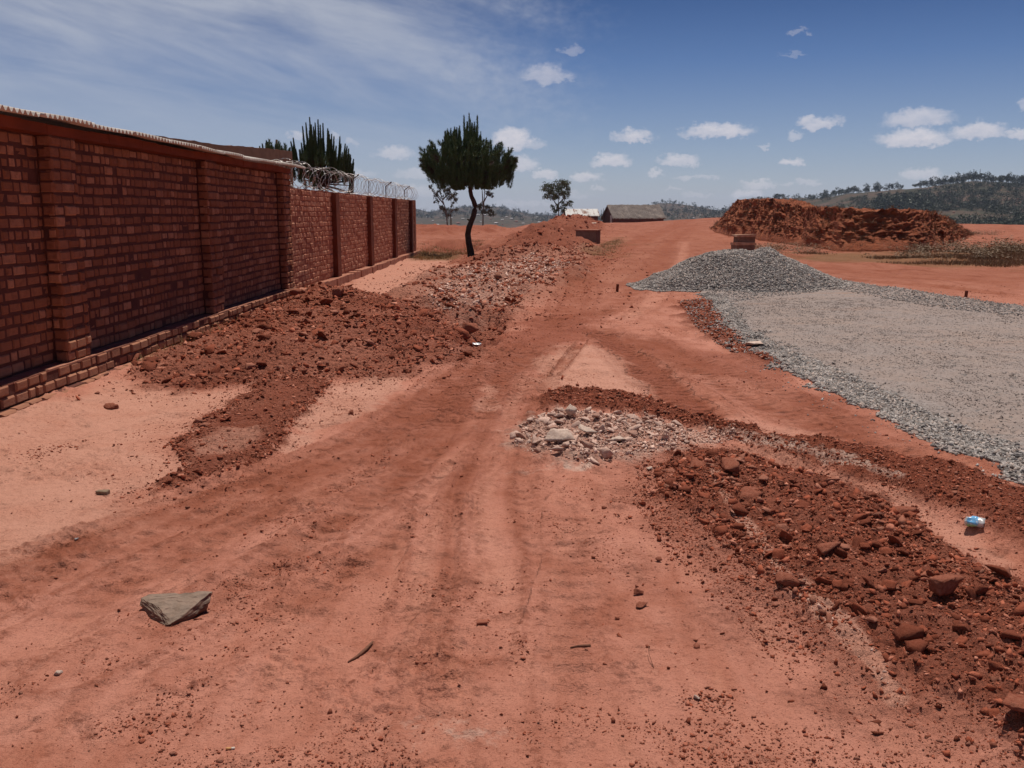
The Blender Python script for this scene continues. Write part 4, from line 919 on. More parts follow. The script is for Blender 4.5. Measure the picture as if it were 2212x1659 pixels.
def add_shoot(tx, ty, length, dep, nneed, nl=.115, spread=1.0, lean=0.0):
    base = L(tx + (hub[0] - tx) * .08, ty + length, dep * .9); tip = L(tx, ty, dep)
    mid = base.lerp(tip, .5) + Vector(((tx - hub[0]) * K * .03, 0, 0))
    shoot(V, Fc, [base, mid, tip], nneed, nl, spread, .0055)
    return base
bases = []
for (tx, ty, w_) in tips:
    for k_ in range(2):
        bases.append(add_shoot(tx + random.uniform(-8, 8) * k_, ty + random.uniform(0, 40) * k_, random.uniform(190, 260), random.uniform(-.35, .35), 400, .12, 1.0))
for k_ in range(620):
    while True:
        cx_, cy_ = random.uniform(300, 1270), random.uniform(230, 880)
        if inpoly(cx_, cy_ - 5, OUT) and inpoly(cx_, cy_ + 70, OUT): break
    rr_ = max(.15, 1.45 * math.sqrt(max(0.02, 1 - ((cx_ - 790) / 520) ** 2)) * (1 if cy_ > 450 else .6))
    bases.append(add_shoot(cx_, cy_, max(50, min(random.uniform(120, 190), 900 - cy_)), random.uniform(-rr_, rr_), 210, .13, 1.05))
for k_ in range(420):
    while True:
        cx_, cy_ = random.uniform(300, 1270), random.uniform(430, 930)
        if inpoly(cx_, cy_, OUT): break
    rr_ = 1.35 * math.sqrt(max(0.02, 1 - ((cx_ - 790) / 520) ** 2)); a = L(cx_, cy_, random.uniform(-rr_, rr_))
    shoot(V, Fc, [a, a + Vector(((cx_ - 800) * K * .10, 0, .16))], 120, .15, 1.9, .006)
# drooping lower fringe
fr = [(300,650),(330,740),(400,800),(500,820),(590,880),(640,930),(700,940),(770,880),(880,860),(960,900),(1010,890),(1090,820),(1200,780),(1260,720),(1275,660)]
for k_ in range(260):
    q = random.random() * (len(fr) - 1); i = int(q); f_ = q - i; cx_ = fr[i][0] + (fr[i + 1][0] - fr[i][0]) * f_; cy_ = fr[i][1] + (fr[i + 1][1] - fr[i][1]) * f_ - random.uniform(25, 120)
    dep = random.gauss(0, .55); ins = 1 - min(.5, abs(dep) * .3); cx_ = 800 + (cx_ - 800) * ins
    a = L(cx_, cy_, dep); b = a + Vector(((cx_ - 800) * K * .12, dep * .1, .10))
    tgtV, tgtF = (VD, FD) if random.random() < .4 else (V, Fc)
    shoot(tgtV, tgtF, [a, b], 120, .15, 2.2, .0055)
for b in random.sample([b for b in bases if b.z > L(0, 760).z], 100):
    s_ = Vector(((L(*hub)).x, 0, L(*hub).z)) + Vector((0, 0, random.uniform(-.1, 1.2)))
    m_ = s_.lerp(b, .55) + Vector((0, 0, -.12)); x.tube([s_, m_, b], [.032, .022, .010], 4, False)
x.build('trunk', M_bark, pine, True); tri_obj('crown', V, Fc, M_need, pine); tri_obj('dry_needles', VD, FD, M_dead, pine)

def candle_pine(name, label, u0, yd, tips_D, hub_D, base_w, seed):
    random.seed(seed); X0 = PY(u0, 457, yd)[0]; t0 = Vector((X0, yd, gz(X0, yd) - .1)); e_ = empty(name, t0); tag(e_, label, 'tree')
    V = []; Fc = []; x = MB(); hub_ = Vector(PY(hub_D[0], hub_D[1], yd)) - t0
    x.tube([Vector((0, 0, 0)), Vector((.05, 0, hub_.z * .5)), hub_, hub_ + Vector((0, 0, .9))], [.13, .11, .07, .03], 8)
    for (u, v, ln) in tips_D:
        for k_ in range(3):
            du, dv = (0, 0) if k_ == 0 else (random.uniform(-3, 3), random.uniform(6, 34)); dep = random.uniform(-.6, .6)
            tip = Vector(PY(u + du, v + dv, yd)) - t0 + Vector((0, dep, 0)); base = Vector((tip.x * .90 + hub_.x * .10, dep * .9, tip.z - ln * yd / F))
            mid = base.lerp(tip, .55)
            n_ = int(11 * ln); shoot(V, Fc, [base, mid, tip], n_ * 3, .11, .62, .007); shoot(V, Fc, [base, base.lerp(mid, .6)], n_, .14, 1.1, .0055)
            x.tube([hub_ + Vector((0, 0, -.2)), (hub_ + base) / 2 - Vector((0, 0, .08)), base, tip], [.03, .022, .014, .006], 4, False)
    for k_ in range(90):
        u = hub_D[0] + random.uniform(-1, 1) * base_w; v = hub_D[1] - random.uniform(-30, 40) * (1.2 - abs(u - hub_D[0]) / base_w * .8); dep = random.uniform(-.9, .9)
        a = Vector(PY(u, v, yd)) - t0 + Vector((0, dep, 0)); shoot(V, Fc, [a, a + Vector((0, 0, .3))], 170, .15, 1.3, .0055)
    x.build('trunk', M_bark, e_, True); tri_obj('crown', V, Fc, M_need, e_)
def c2(pts): return [((1150 + a / 4.022) / 1.8517, (450 + b / 4.022) / 1.8517, ln) for a, b, ln in pts]
candle_pine('pine_tree', 'dark pine with tall candle-like shoots behind the razor wire', 695, 31.0, c2([(303,188,60),(398,118,75),(432,178,60),(472,128,72),(563,193,60),(655,288,60),(685,325,50),(763,413,50),(715,460,40),(850,413,55),(885,510,40),(805,505,40),(965,565,45),(935,608,40),(990,608,45),(1055,825,45),(155,453,50),(105,503,35),(195,503,45),(230,588,40),(265,588,40),(305,665,30),(345,380,50),(510,420,45),(400,300,60),(440,330,60),(610,560,40),(1020,760,35)]), (690, 385), 52, 11)
candle_pine('pine_tree', 'pine showing only a few shoot tips above the brown building', 603, 30.0, [((900 + a / 2.16) / 1.8517, (400 + b / 2.16) / 1.8517, 40) for a, b in ((355,385),(392,372),(478,405),(525,418),(565,375),(340,395),(405,385),(585,430))], (600, 365), 20, 12)
random.seed(99)

# ------------------------------------------------------------------ thin trees with sparse leaves
M_leaf = needle_mat('gum_leaves', (.08, .105, .045), (.12, .15, .07), (.16, .12, .07)); M_leaf2 = needle_mat('sparse_leaves', (.07, .055, .035), (.06, .07, .04), (.13, .08, .05))
M_gtr = simple('gum_bark', (.16, .12, .10), (.10, .08, .07), 6)
def c3(a, b): return ((1600 + a / 2.765) / 1.8517, (400 + b / 2.765) / 1.8517)
def gum(name, label, yd, base, trunks, blobs, nleaf, lsz, m, seed):
    random.seed(seed); bu, bv = c3(*base); X0 = PY(bu, 457, yd)[0]; t0 = Vector((X0, yd, gz(X0, yd) - .05)); e_ = empty(name, t0); tag(e_, label, 'tree')
    def Q(a, b): return Vector(PY(*c3(a, b), yd)) - t0
    k = yd / F / 1.8517 / 2.765; x = MB(); V = []; Fc = []; ends = []
    for tr in trunks:
        pts = [Q(a, b) for a, b in tr]; pts[0].z = 0 if tr[0] == base else pts[0].z
        x.tube(pts, [max(.02, .075 * (1 - .75 * i / (len(pts) - 1))) for i in range(len(pts))], 6); ends += pts[1:]
    for (cx_, cy_, rx, ry, wt) in blobs:
        cc = Q(cx_, cy_); R1, R2 = rx * k, ry * k
        near_ = min(ends, key=lambda p: (p - cc).length); x.tube([near_, near_.lerp(cc, .5) + Vector((0, random.uniform(-.2, .2), .1)), cc], [.03, .02, .01], 4, False)
        subs = []
        for s_ in range(max(3, int(wt * 9))):
            a = random.uniform(0, 6.283); q = math.sqrt(random.random()); d_ = random.uniform(-1, 1)
            sc_ = cc + Vector((R1 * q * math.cos(a), R1 * d_ * .8, R2 * q * math.sin(a))); subs.append(sc_); x.tube([cc, cc.lerp(sc_, .6) + Vector((0, 0, .05)), sc_], [.012, .008, .005], 3, False)
        for i in range(int(nleaf * wt)):
            sc_ = random.choice(subs); p = sc_ + Vector((random.gauss(0, R1 * .23), random.gauss(0, R1 * .23), random.gauss(0, R2 * .2) - .03))
            d_ = Vector((random.gauss(0, .5), random.gauss(0, .5), -1 + random.gauss(0, .5))).normalized() * lsz * random.uniform(.7, 1.3); sd_ = d_.cross(Vector((random.gauss(0, 1), random.gauss(0, 1), .2))).normalized() * lsz * .2
            b = len(V); V += [tuple(p), tuple(p + d_ * .45 + sd_), tuple(p + d_), tuple(p + d_ * .45 - sd_)]; Fc.append((b, b + 1, b + 2, b + 3))
    x.build('trunk', M_gtr, e_, True); tri_obj('crown', V, Fc, m, e_)
gum('gum_tree', 'slim gum tree with a one-sided leafy crown beside the tin-roofed shed', 104, (1757,1335), [[(1757,1335),(1755,1200),(1752,1080),(1755,960)],[(1755,1200),(1700,1110),(1660,1000)],[(1752,1150),(1820,1080),(1830,1000)],[(1770,1330),(1800,1230),(1850,1150)]],
    [(1760,930,90,50,1.7),(1670,970,80,60,1.4),(1640,1030,60,45,1.0),(1750,1010,90,55,1.4),(1830,1000,40,80,.8),(1720,1060,60,35,.7),(1850,1120,55,50,.5),(1700,1180,45,50,.5),(1880,1120,30,20,.25),(1800,1180,40,50,.35),(1720,1230,45,30,.3),(1600,1000,30,25,.3)], 400, .21, M_leaf, 21)
gum('gum_tree', 'sparse thin-leaved tree between the wall end and the pine, taller of two', 96, (525,1390), [[(525,1390),(515,1270),(485,1150),(455,1050),(430,940),(365,860)],[(485,1150),(400,1050),(345,980)],[(470,1100),(540,1040),(560,980)]],
    [(360,900,22,45,.35),(380,1000,40,60,.6),(345,960,20,40,.3),(500,980,60,50,.9),(540,1040,60,50,.8),(440,1000,40,70,.5),(600,1060,40,50,.45),(460,1190,50,25,.4),(400,1110,30,30,.25),(530,960,30,25,.3)], 230, .21, M_leaf2, 22)
gum('gum_tree', 'sparse thin-leaved tree just left of the pine trunk, shorter of two', 97, (565,1390), [[(565,1390),(562,1280),(566,1160),(565,1080)],[(566,1230),(620,1200)],[(563,1290),(510,1230)]],
    [(575,1070,45,40,.5),(600,1150,30,30,.3),(545,1230,60,45,.7),(620,1210,25,30,.25),(500,1190,35,25,.3)], 200, .20, M_leaf2, 23)
gum('gum_tree', 'thin dark tree partly hidden behind the crooked pine trunk', 92, (917,1390), [[(917,1390),(918,1250),(930,1120),(936,980),(938,890)],[(918,1180),(912,1050),(905,960)],[(930,1120),(985,1020)]],
    [(860,910,40,40,.6),(930,930,50,40,.8),(985,990,40,50,.8),(1000,1050,25,25,.3),(880,1150,30,40,.4),(960,1200,60,45,.9),(1000,1240,40,35,.4),(870,1170,22,30,.25)], 260, .22, M_leaf2, 24)
random.seed(100)

# ------------------------------------------------------------------ hut and shed
def shed_gable(name, label, cat, uL, uR, vR, vE, yd, depth, wall_m, roof_m, rz=0.0, corr=False, door=False):
    a = PY(uL, vR, yd); b = PY(uR, vR, yd); zr = a[2]; ze = PY(uL, vE, yd)[2]; W_ = b[0] - a[0]; z0 = gz((a[0] + b[0]) / 2, yd) - .3
    e_ = empty(name, ((a[0] + b[0]) / 2, yd, z0), rz); tag(e_, label, cat); hr, he = zr - z0, ze - z0; D = depth / 2
    v = [(-W_/2,-D,0),(W_/2,-D,0),(W_/2,D,0),(-W_/2,D,0),(-W_/2,-D,he),(W_/2,-D,he),(W_/2,D,he),(-W_/2,D,he),(-W_/2,0,hr-.08),(W_/2,0,hr-.08)]
    f = [(0,1,5,4),(1,2,6,9,5),(2,3,7,6),(3,0,4,8,7)]
    me = bpy.data.meshes.new('wall'); me.from_pydata(v, [], f); me.update(); link('wall', me, wall_m, e_)
    n_, k_ = 90, 16; ov = .25
    for sg in (-1, 1):
        V = []; 
        for i in range(n_ + 1):
            s_ = -W_/2 - ov + (W_ + 2 * ov) * i / n_
            for j in range(k_ + 1):
                q = j / k_; y_ = sg * (D + .25) * q; z_ = hr - (hr - he + .18) * q
                dz = .02 * math.sin(s_ * 2 * math.pi / .16) if corr else .10 * mnoise.noise(Vector((s_ * 1.3, y_ * 1.3, sg))) + .05 * mnoise.noise(Vector((s_ * 5, y_ * 3, 2)))
                if not corr and j == k_: dz += -.10 * random.random()
                V.append((s_ + (0 if corr else .05 * random.random() * (i in (0, n_))), y_, z_ + dz))
        Fq = [(i * (k_ + 1) + j, (i + 1) * (k_ + 1) + j, (i + 1) * (k_ + 1) + j + 1, i * (k_ + 1) + j + 1) for i in range(n_) for j in range(k_)]
        me = bpy.data.meshes.new('roof'); me.from_pydata(V, [], Fq); me.update(); o = link('roof', me, roof_m, e_, corr); sd = o.modifiers.new('t', 'SOLIDIFY'); sd.thickness = .03 if corr else .16
    return e_, W_, D, he, hr
M_mudw = simple('dark_mud_wall', (.13, .050, .035), (.09, .036, .028), 2, .95, .4, .03)
t = mat('grey_thatch'); n = t.noise(t.scale3(t.obj, (6, 1.2, 1.2)), 2.5, 6, .7); c = t.mix(t.rng(n, .35, .65), (.225, .185, .165), (.15, .125, .11)); c = t.mix(t.rng(t.noise(t.obj, 1.0, 5, .7), .52, .62, 0, .7), c, (.29, .24, .21)); t.put(t.b.inputs['Base Color'], c); t.put(t.b.inputs['Normal'], t.bump(n, .8, .08)); M_thatch = t.mat
t = mat('rusty_tin'); n = t.noise(t.scale3(t.obj, (3.2, .12, .12)), 1.0, 4, .7); c = t.mix(t.rng(n, .46, .52), (.60, .58, .56), (.20, .09, .06)); c = t.mix(t.rng(t.noise(t.scale3(t.obj, (1, .8, .8)), 1.2, 3), .45, .6), (.58, .56, .54), c); t.put(t.b.inputs['Base Color'], c); t.b.inputs['Roughness'].default_value = .6; M_tin = t.mat
e_, W_, D, he, hr = shed_gable('hut', 'long low hut with a rough grey thatched roof beside the road crest', 'hut', 1311, 1424, 444, 470, 150, 5.4, M_mudw, M_thatch, R(13))
x = MB(); x.box(-W_/2 - .06, -W_/2 - .012, -D * .75, -D * .45, .9, he + .35); x.build('door', simple('pale_door', (.5, .45, .42), (.42, .36, .33), 2), e_)
e_, W_, D, he, hr = shed_gable('shed', 'small shed with a rust-streaked white tin roof left of the hut', 'shed', 1222, 1288, 451.5, 464.5, 150, 4.0, M_mudw, M_tin, R(4), True)
x = MB(); ppx = PY(1299, 450, 148); 
for du in (0, 1): x.tube([(ppx[0] + du * .35, 148, -2), (ppx[0] + du * .35, 148, 1.9 + .2 * du)], .04, 5)
o = x.build('pole', M_post); tag(o, 'pair of thin posts between the shed and the hut', 'pole')

# ------------------------------------------------------------------ concrete box, masonry pier, stakes
bxx, byy = P(1272, 528); zb = gz(bxx, byy) - .02
cb = empty('concrete_box', (bxx, byy + .5, zb + .08), R(-17)); tag(cb, 'square brown concrete chamber standing at the foot of the tall red heap', 'concrete box')
M_conc = simple('brown_concrete', (.20, .12, .095), (.15, .085, .065), 5, .9, .4, .01)
x = MB(); x.box(-.52, .52, -.5, .5, -.1, .60, .006); x.build('body', M_conc, cb); x = MB(); x.box(-.56, .56, -.54, .54, .602, .66, .005); x.build('lid', M_cap, cb)
x = MB(); x.box(-.7, .55, -.95, -.54, -.06, .05, .01); x.build('apron', M_cap, cb)
mp = PY(1605, 533, 33.0); zg = gz(mp[0], 33.0)
pr2 = empty('masonry_pier', (mp[0], 33.0, zg), R(4)); tag(pr2, 'low two-course stone pier showing behind the peak of the gravel pile', 'masonry')
M_blk = simple('pier_stone', (.24, .14, .10), (.15, .09, .07), 7, .95, .7, .02); M_blkt = simple('pier_top', (.50, .33, .23), (.34, .17, .11), 6)
Wp = .33
x = MB(); x.box(-Wp, Wp, -.3, .3, -.1, .42, .015); x.build('lower_course', M_blk, pr2)
x = MB(); x.box(-Wp - .03, Wp + .02, -.34, .3, .421, .50, .012); x.build('ledge', M_blkt, pr2)
x = MB(); x.box(-Wp + .06, Wp, -.28, .28, .501, .70, .015); x.build('upper_course', M_blk, pr2)
x = MB(); x.box(-Wp - .02, Wp + .01, -.36, .33, .701, .78, .012); x.build('top_slab', M_blkt, pr2)
M_stake = simple('red_stake', (.19, .045, .025), (.12, .035, .02), 30)
for (u, v, vt, lb) in ((1333, 629, 614, 'short red-brown wooden stake left of the gravel pile'), (2086, 643, 630, 'short red-brown wooden stake at the far right edge of the gravel')):
    x_, y_ = P(u, v); z_ = float(surf_z(np.array([x_]), np.array([y_]))[0]); x = MB(); x.box(-.022, .022, -.02, .02, -.1, (v - vt) * y_ / F + .01, .003); o = x.build('stake', M_stake); o.location = (x_, y_, z_); o.rotation_euler = (.03, .06, .4); tag(o, lb, 'stake')

# ------------------------------------------------------------------ eroded bank on the right
def bank():
    foot = [(1530,497),(1548,504),(1570,511),(1640,521),(1700,530),(1760,539),(1844,547),(1934,547),(2025,541),(2075,525),(2112,507)]
    topv = [(490,0),(443,0),(437,0),(438,0),(450,0),(455,0),(459,0),(461,0),(461,0),(474,0),(498,0)]
    fp = np.array([P(u, v) for u, v in foot]); tz = []
    for (u, v), (tv, _), p in zip(foot, topv, fp): tz.append(EYE + (457 - tv) * (p[1] + 1.6) / F)
    tz = np.array(tz); sl = np.concatenate([[0], np.cumsum(np.hypot(*np.diff(fp, axis=0).T))]); n, m = 620, 190
    s = np.linspace(0, sl[-1], n); fx = np.interp(s, sl, fp[:, 0]); fy = np.interp(s, sl, fp[:, 1]); th_ = np.interp(s, sl, tz)
    k = np.ones(15) / 15
    for _ in range(2):
        fx = np.convolve(np.pad(fx, 7, 'edge'), k, 'valid'); fy = np.convolve(np.pad(fy, 7, 'edge'), k, 'valid')
    tx = np.gradient(fx); ty = np.gradient(fy); L_ = np.hypot(tx, ty); nx_, ny_ = -ty / L_, tx / L_       # normal pointing away from camera
    ak = np.interp(s / sl[-1], [0, .25, .45, .6, .75, 1], np.radians([40, 45, 60, 78, 92, 104])); nx_, ny_ = np.cos(ak), np.sin(ak)
    endf = sstep(s, 0, 1.6) * (1 - sstep(s, sl[-1] - 6, sl[-1]))
    q = np.linspace(0, 1, m)
    face = np.minimum(q / .62, 1); back = np.clip((q - .62) / .38, 0, 1)
    S, Q = np.meshgrid(s, q, indexing='ij'); Fq, B = np.meshgrid(s, face, indexing='ij')[1], np.meshgrid(s, back, indexing='ij')[1]
    H = (th_ * endf)[:, None]
    z = H * (Fq ** .95) ; d = 2.0 * Fq ** .95 + 9.0 * B ** 1.3
    rel = S; U_ = Fq * 2.7 + B * 8; g1 = ridge(rel, U_ * .6, .42, 4, 201); g2 = ridge(rel + .3 * U_, U_, 1.5, 4, 202); g3 = fbm(rel, U_, 4.5, 4, 203, .6)
    bite = sstep(Fq, .05, .3)
    d = d + bite * (1 - B) * (-.60 * (g1 - .2) - .30 * g2 - .22 * g3) * np.minimum(1, endf[:, None] * 1.3 + .1)
    z = z + sstep(Fq, .2, 1) * (.14 * ridge(rel, d * .7, .8, 3, 204) + .12 * g3 + .07 * g2) * np.maximum(endf, .15)[:, None] - 2.4 * sstep(B, .5, 1)
    X = fx[:, None] + nx_[:, None] * d; Y = fy[:, None] + ny_[:, None] * d
    base = ground_h(X.ravel(), Y.ravel()).reshape(X.shape); Zt = np.where(Q < .02, base - .15, z + np.minimum(base, .3))
    ii = np.arange(n * m).reshape(n, m); ff = np.stack([ii[:-1, :-1], ii[1:, :-1], ii[1:, 1:], ii[:-1, 1:]], -1).reshape(-1, 4)
    return np.stack([X.ravel(), Y.ravel(), Zt.ravel()], 1), ff, X, Y, Zt, Fq
BV, BF, BX, BY, BZ, BQ = bank()
t = mat('bank_earth'); n = t.noise(t.obj, 1.2, 6, .65, .4); nf = t.noise(t.obj, 7, 6, .7)
c = t.mix(t.rng(n, .38, .62), (.30, .088, .040), (.22, .062, .030)); c = t.mix(t.rng(nf, .48, .66, 0, .75), c, (.150, .058, .030)); c = t.mix(t.rng(t.noise(t.obj, .5, 5, .6), .5, .65, 0, .6), c, (.36, .135, .068))
t.put(t.b.inputs['Base Color'], c); t.put(t.b.inputs['Normal'], t.bump(nf, .9, .12)); 
tag(link('earth_bank', npmesh('earth_bank', BV, BF), t.mat, smooth=True), kind='structure')

# ------------------------------------------------------------------ grasses and scrub
def blades(pts, hgt, nb, spread, width, seed):
    r = np.random.default_rng(seed); n = len(pts) * nb; base = np.repeat(pts, nb, 0) + r.normal(0, 1, (n, 3)) * np.array([spread, spread, 0])
    hh = hgt * r.uniform(.5, 1.2, n); lean = r.normal(0, .42, (n, 2)) * hh[:, None]; a = r.random(n) * 6.283; w_ = np.column_stack([np.cos(a), np.sin(a), 0 * a]) * width
    tip = base + np.column_stack([lean, hh]); V = np.stack([base - w_, base + w_, tip], 1).reshape(-1, 3); return V, np.arange(n * 3).reshape(-1, 3)
M_grass = needle_mat('dry_grass', (.42, .29, .14), (.32, .22, .10), (.24, .19, .08)); M_scrub = needle_mat('dry_scrub', (.17, .10, .045), (.22, .10, .052), (.12, .10, .045))
GP = []
def zpts(zone, n): q = zone.points(n); return np.column_stack([q, ground_h(q[:, 0], q[:, 1])])
a = blades(zpts(Z['drygrass'], 200), .15, 16, .12, .006, 1); b = blades(zpts(Z['scrubB'], 220), .08, 10, .15, .007, 2)
pit = Z['pit'].points(260); c_ = blades(np.column_stack([pit, ground_h(pit[:, 0], pit[:, 1])]), .16, 14, .2, .010, 3)
fo = np.array([PY(u, v, 1) for u, v in ((0, 0),)])
def cat(*ms):
    off = 0; V = []; Fq = []
    for v, f in ms: V.append(v); Fq.append(f + off); off += len(v)
    return np.concatenate(V), np.concatenate(Fq)
wl = np.array([(-3.75 + .05 * random.random(), y_, 0) for y_ in np.linspace(9.2, 12.5, 26)]); wl[:, 2] = ground_h(wl[:, 0], wl[:, 1])
d_ = blades(wl, .10, 9, .05, .003, 4)
tag(link('dry_grass', npmesh('dry_grass', *cat(a, b, c_, d_)), M_grass), kind='stuff')
# scrub on the right: tangle of twigs plus tufts on the bank
sq = zpts(Z['scrubR'], 2600); sq = sq[fbm(sq[:, 0], sq[:, 1], .35, 4, 310) > .05]; e1 = blades(sq, .10, 16, .25, .010, 5)
ii = rng.choice(BX.size, 900, p=(np.where((BQ.ravel() > .12) & (fbm(BX.ravel(), BY.ravel(), .6, 3, 300) > -.02), 1.0, .06)) / (np.where((BQ.ravel() > .12) & (fbm(BX.ravel(), BY.ravel(), .6, 3, 300) > -.02), 1.0, .06)).sum())
bp = np.column_stack([BX.ravel()[ii], BY.ravel()[ii], BZ.ravel()[ii]]); e2 = blades(bp, .13, 18, .12, .009, 6)
tag(link('scrub', npmesh('scrub', *cat(e1, e2)), M_scrub), kind='stuff')
def bush(seed, n=1500):
    r = np.random.default_rng(seed); c = r.normal(0, 1, (26, 3)) * (.42, .42, .22) + (0, 0, .38); p = c[r.integers(0, 26, n)] + r.normal(0, .14, (n, 3)); p[:, 2] = np.abs(p[:, 2])
    a = r.normal(0, .032, (n, 3)); b = r.normal(0, .032, (n, 3)); return np.stack([p, p + a, p + b], 1).reshape(-1, 3), np.arange(3 * n).reshape(-1, 3)
BM = [npmesh('bush', *bush(s_)) for s_ in range(4)]
M_bush = needle_mat('bush_leaves', (.15, .095, .045), (.19, .105, .052), (.12, .06, .032)); [m_.materials.append(M_bush) for m_ in BM]
bl = [(2130,486,.9,60,'small round dark bush alone on the skyline at the far right'),(1640,537,.9,0,'low bush at the left foot of the bank behind the gravel pile'),(1680,541,.8,0,'bush at the foot of the bank, second behind the gravel pile'),(1735,548,.9,0,'bush at the foot of the bank, third behind the gravel pile'),
 (2040,552,1.1,0,'wide scrubby bush at the left of the scrub patch'),(2090,548,1.3,0,'darkest scrubby bush in the middle of the scrub patch'),(2130,562,1.0,0,'low front bush of the scrub patch'),(2150,540,1.4,0,'tall back bush of the scrub patch'),(2195,548,1.2,0,'scrubby bush at the right picture edge'),(1975,560,.9,0,'small bush left of the scrub patch'),(1990,548,.8,0,'thin bush against the foot of the bank')]
for i, (u, v, sz, yd, lb) in enumerate(bl):
    x_, y_ = P(u, v) if not yd else PY(u, v, yd)[:2]; o = bpy.data.objects.new('bush', BM[i % 4]); col.objects.link(o); o.location = (x_, y_, gz(x_, y_)); o.scale = (sz * 1.3, sz, sz * .42); o.rotation_euler = (0, 0, i * 1.3); tag(o, lb, 'bush')

# ------------------------------------------------------------------ hills
PROF = [(-300,452,2400),(200,450,2400),(600,452,2400),(880,450,2400),(905,452,2400),(925,458,2300),(960,453,2200),(1000,447,2200),(1050,446,2200),(1080,447,2200),(1110,455,2200),(1150,463,2200),(1200,466,2200),(1300,466,2000),(1370,462,1900),(1395,449,1800),(1420,439,1800),(1445,439,1800),(1480,442,1800),(1520,448,1700),(1550,456,1600),(1590,450,1200),(1625,433,1100),(1700,428,1050),(1780,429,1000),(1830,419,950),(1900,413,900),(2000,406,900),(2050,398,900),(2100,392,900),(2150,394,900),(2212,397,900),(2500,410,900),(3300,430,1200)]
pa = np.array([azel(u, v)[0] for u, v, r_ in PROF]); pe = np.array([azel(u, v)[1] for u, v, r_ in PROF]); pR = np.array([r_ for u, v, r_ in PROF], float)
def hills_z(az_, r_):
    R0 = np.interp(az_, pa, pR); e0 = np.interp(az_, pa, pe); zr = EYE + np.tan(e0) * R0
    v0 = np.interp(az_, [-1, -.05, .2, .35, .8], [-13, -13, -14, -11, -11]); t_ = (r_ - 170) / (R0 - 170)
    x_, y_ = np.sin(az_) * r_, np.cos(az_) * r_
    up = np.clip((t_ - .30) / .70, 0, 1.0); z = v0 + (zr - v0) * up ** 1.25
    nz = fbm(x_, y_, .004, 5, 401, .5) * 14 * sstep(t_, .3, .8) * (1 - sstep(t_, .90, 1.0)) * (zr - v0) / 45
    z = z + nz + ridge(x_, y_, .012, 4, 402) * 1.2 * sstep(t_, .2, .5) * (1 - .85 * sstep(t_, .9, 1.0)) + fbm(x_, y_, .05, 3, 403) * 1.2 * sstep(t_, .4, .7)
    z = np.where(t_ > 1, z - (t_ - 1) * 240, z)
    return z - 12 * (1 - sstep(t_, 0, .06))
A = np.linspace(-.85, .85, 1500); Tn = np.concatenate([np.linspace(0, 1, 240), np.linspace(1.01, 1.25, 8)]); AA, TN = np.meshgrid(A, Tn)
RRh = 170 + (np.interp(AA, pa, pR) - 170) * TN; HZ = hills_z(AA, RRh)
hx, hy = np.sin(AA) * RRh, np.cos(AA) * RRh; ii = np.arange(AA.size).reshape(AA.shape)
ff = np.stack([ii[:-1, :-1], ii[:-1, 1:], ii[1:, 1:], ii[1:, :-1]], -1).reshape(-1, 4)[:, ::-1]
t = mat('dry_hillside'); o_ = t.obj; n1 = t.noise(o_, .006, 6, .62, .5); n2 = t.noise(o_, .035, 6, .7); n3 = t.noise(o_, .2, 4, .7)
c = t.mix(t.rng(n1, .40, .60), (.110, .068, .050), (.078, .056, .038)); c = t.mix(t.rng(n2, .44, .54, 0, .85), c, (.035, .038, .022)); c = t.mix(t.rng(n3, .56, .68, 0, .5), c, (.19, .11, .07))
c = t.mix(t.rng(t.noise(t.scale3(o_, (1, 1, 1)), .011, 6, .8, 1.5), .655, .68, 0, .85), c, (.36, .21, .13)); t.put(t.b.inputs['Base Color'], c)
tag(link('hills', npmesh('hills', np.stack([hx.ravel(), hy.ravel(), HZ.ravel()], 1), ff), t.mat, smooth=True), kind='structure')
def on_hill(u, v):
    a_, e_ = azel(u, v); R0 = float(np.interp(a_, pa, pR)); rs = np.linspace(260, R0, 900); z = hills_z(np.full(900, a_), rs); el_ = np.arctan2(z - EYE, rs); k = np.where(el_ >= e_)[0]
    if not len(k): return None
    r_ = rs[k[0]]; return Vector((math.sin(a_) * r_, math.cos(a_) * r_, float(z[k[0]]))), r_
def hill_at(u, t_):
    a_ = azel(u, 450)[0]; r_ = 170 + (float(np.interp(a_, pa, pR)) - 170) * t_; return Vector((math.sin(a_) * r_, math.cos(a_) * r_, float(hills_z(np.array([a_]), np.array([r_]))[0])))
# houses
def house_mesh(nm):
    b = MB(); b.box(-.5, .5, -.35, .35, -.4, .55); bm_v = b.v; me = bpy.data.meshes.new(nm)
    v = b.v + [(-.56, -.42, .52), (.56, -.42, .52), (.56, .42, .52), (-.56, .42, .52), (-.56, 0, .82), (.56, 0, .82)]; n = 8
    f = b.f + [(n, n + 1, n + 5, n + 4), (n + 2, n + 3, n + 4, n + 5), (n, n + 4, n + 3), (n + 1, n + 2, n + 5), (n, n + 3, n + 2, n + 1)]
    me.from_pydata(v, [], f); me.materials.append(simple('house_wall_plain', (.30, .19, .14), (.22, .13, .10), 1)); me.materials.append(M_hroof); me.update(); mi = np.zeros(len(f), np.int32); mi[6:] = 1; me.polygons.foreach_set('material_index', mi); return me
M_hroof = simple('tin_roof_far', (.62, .60, .60), (.50, .47, .46), .5); HM = house_mesh('house')
M_hroof = simple('red_roof_far', (.34, .16, .11), (.28, .13, .10), .5); HM2 = house_mesh('house')
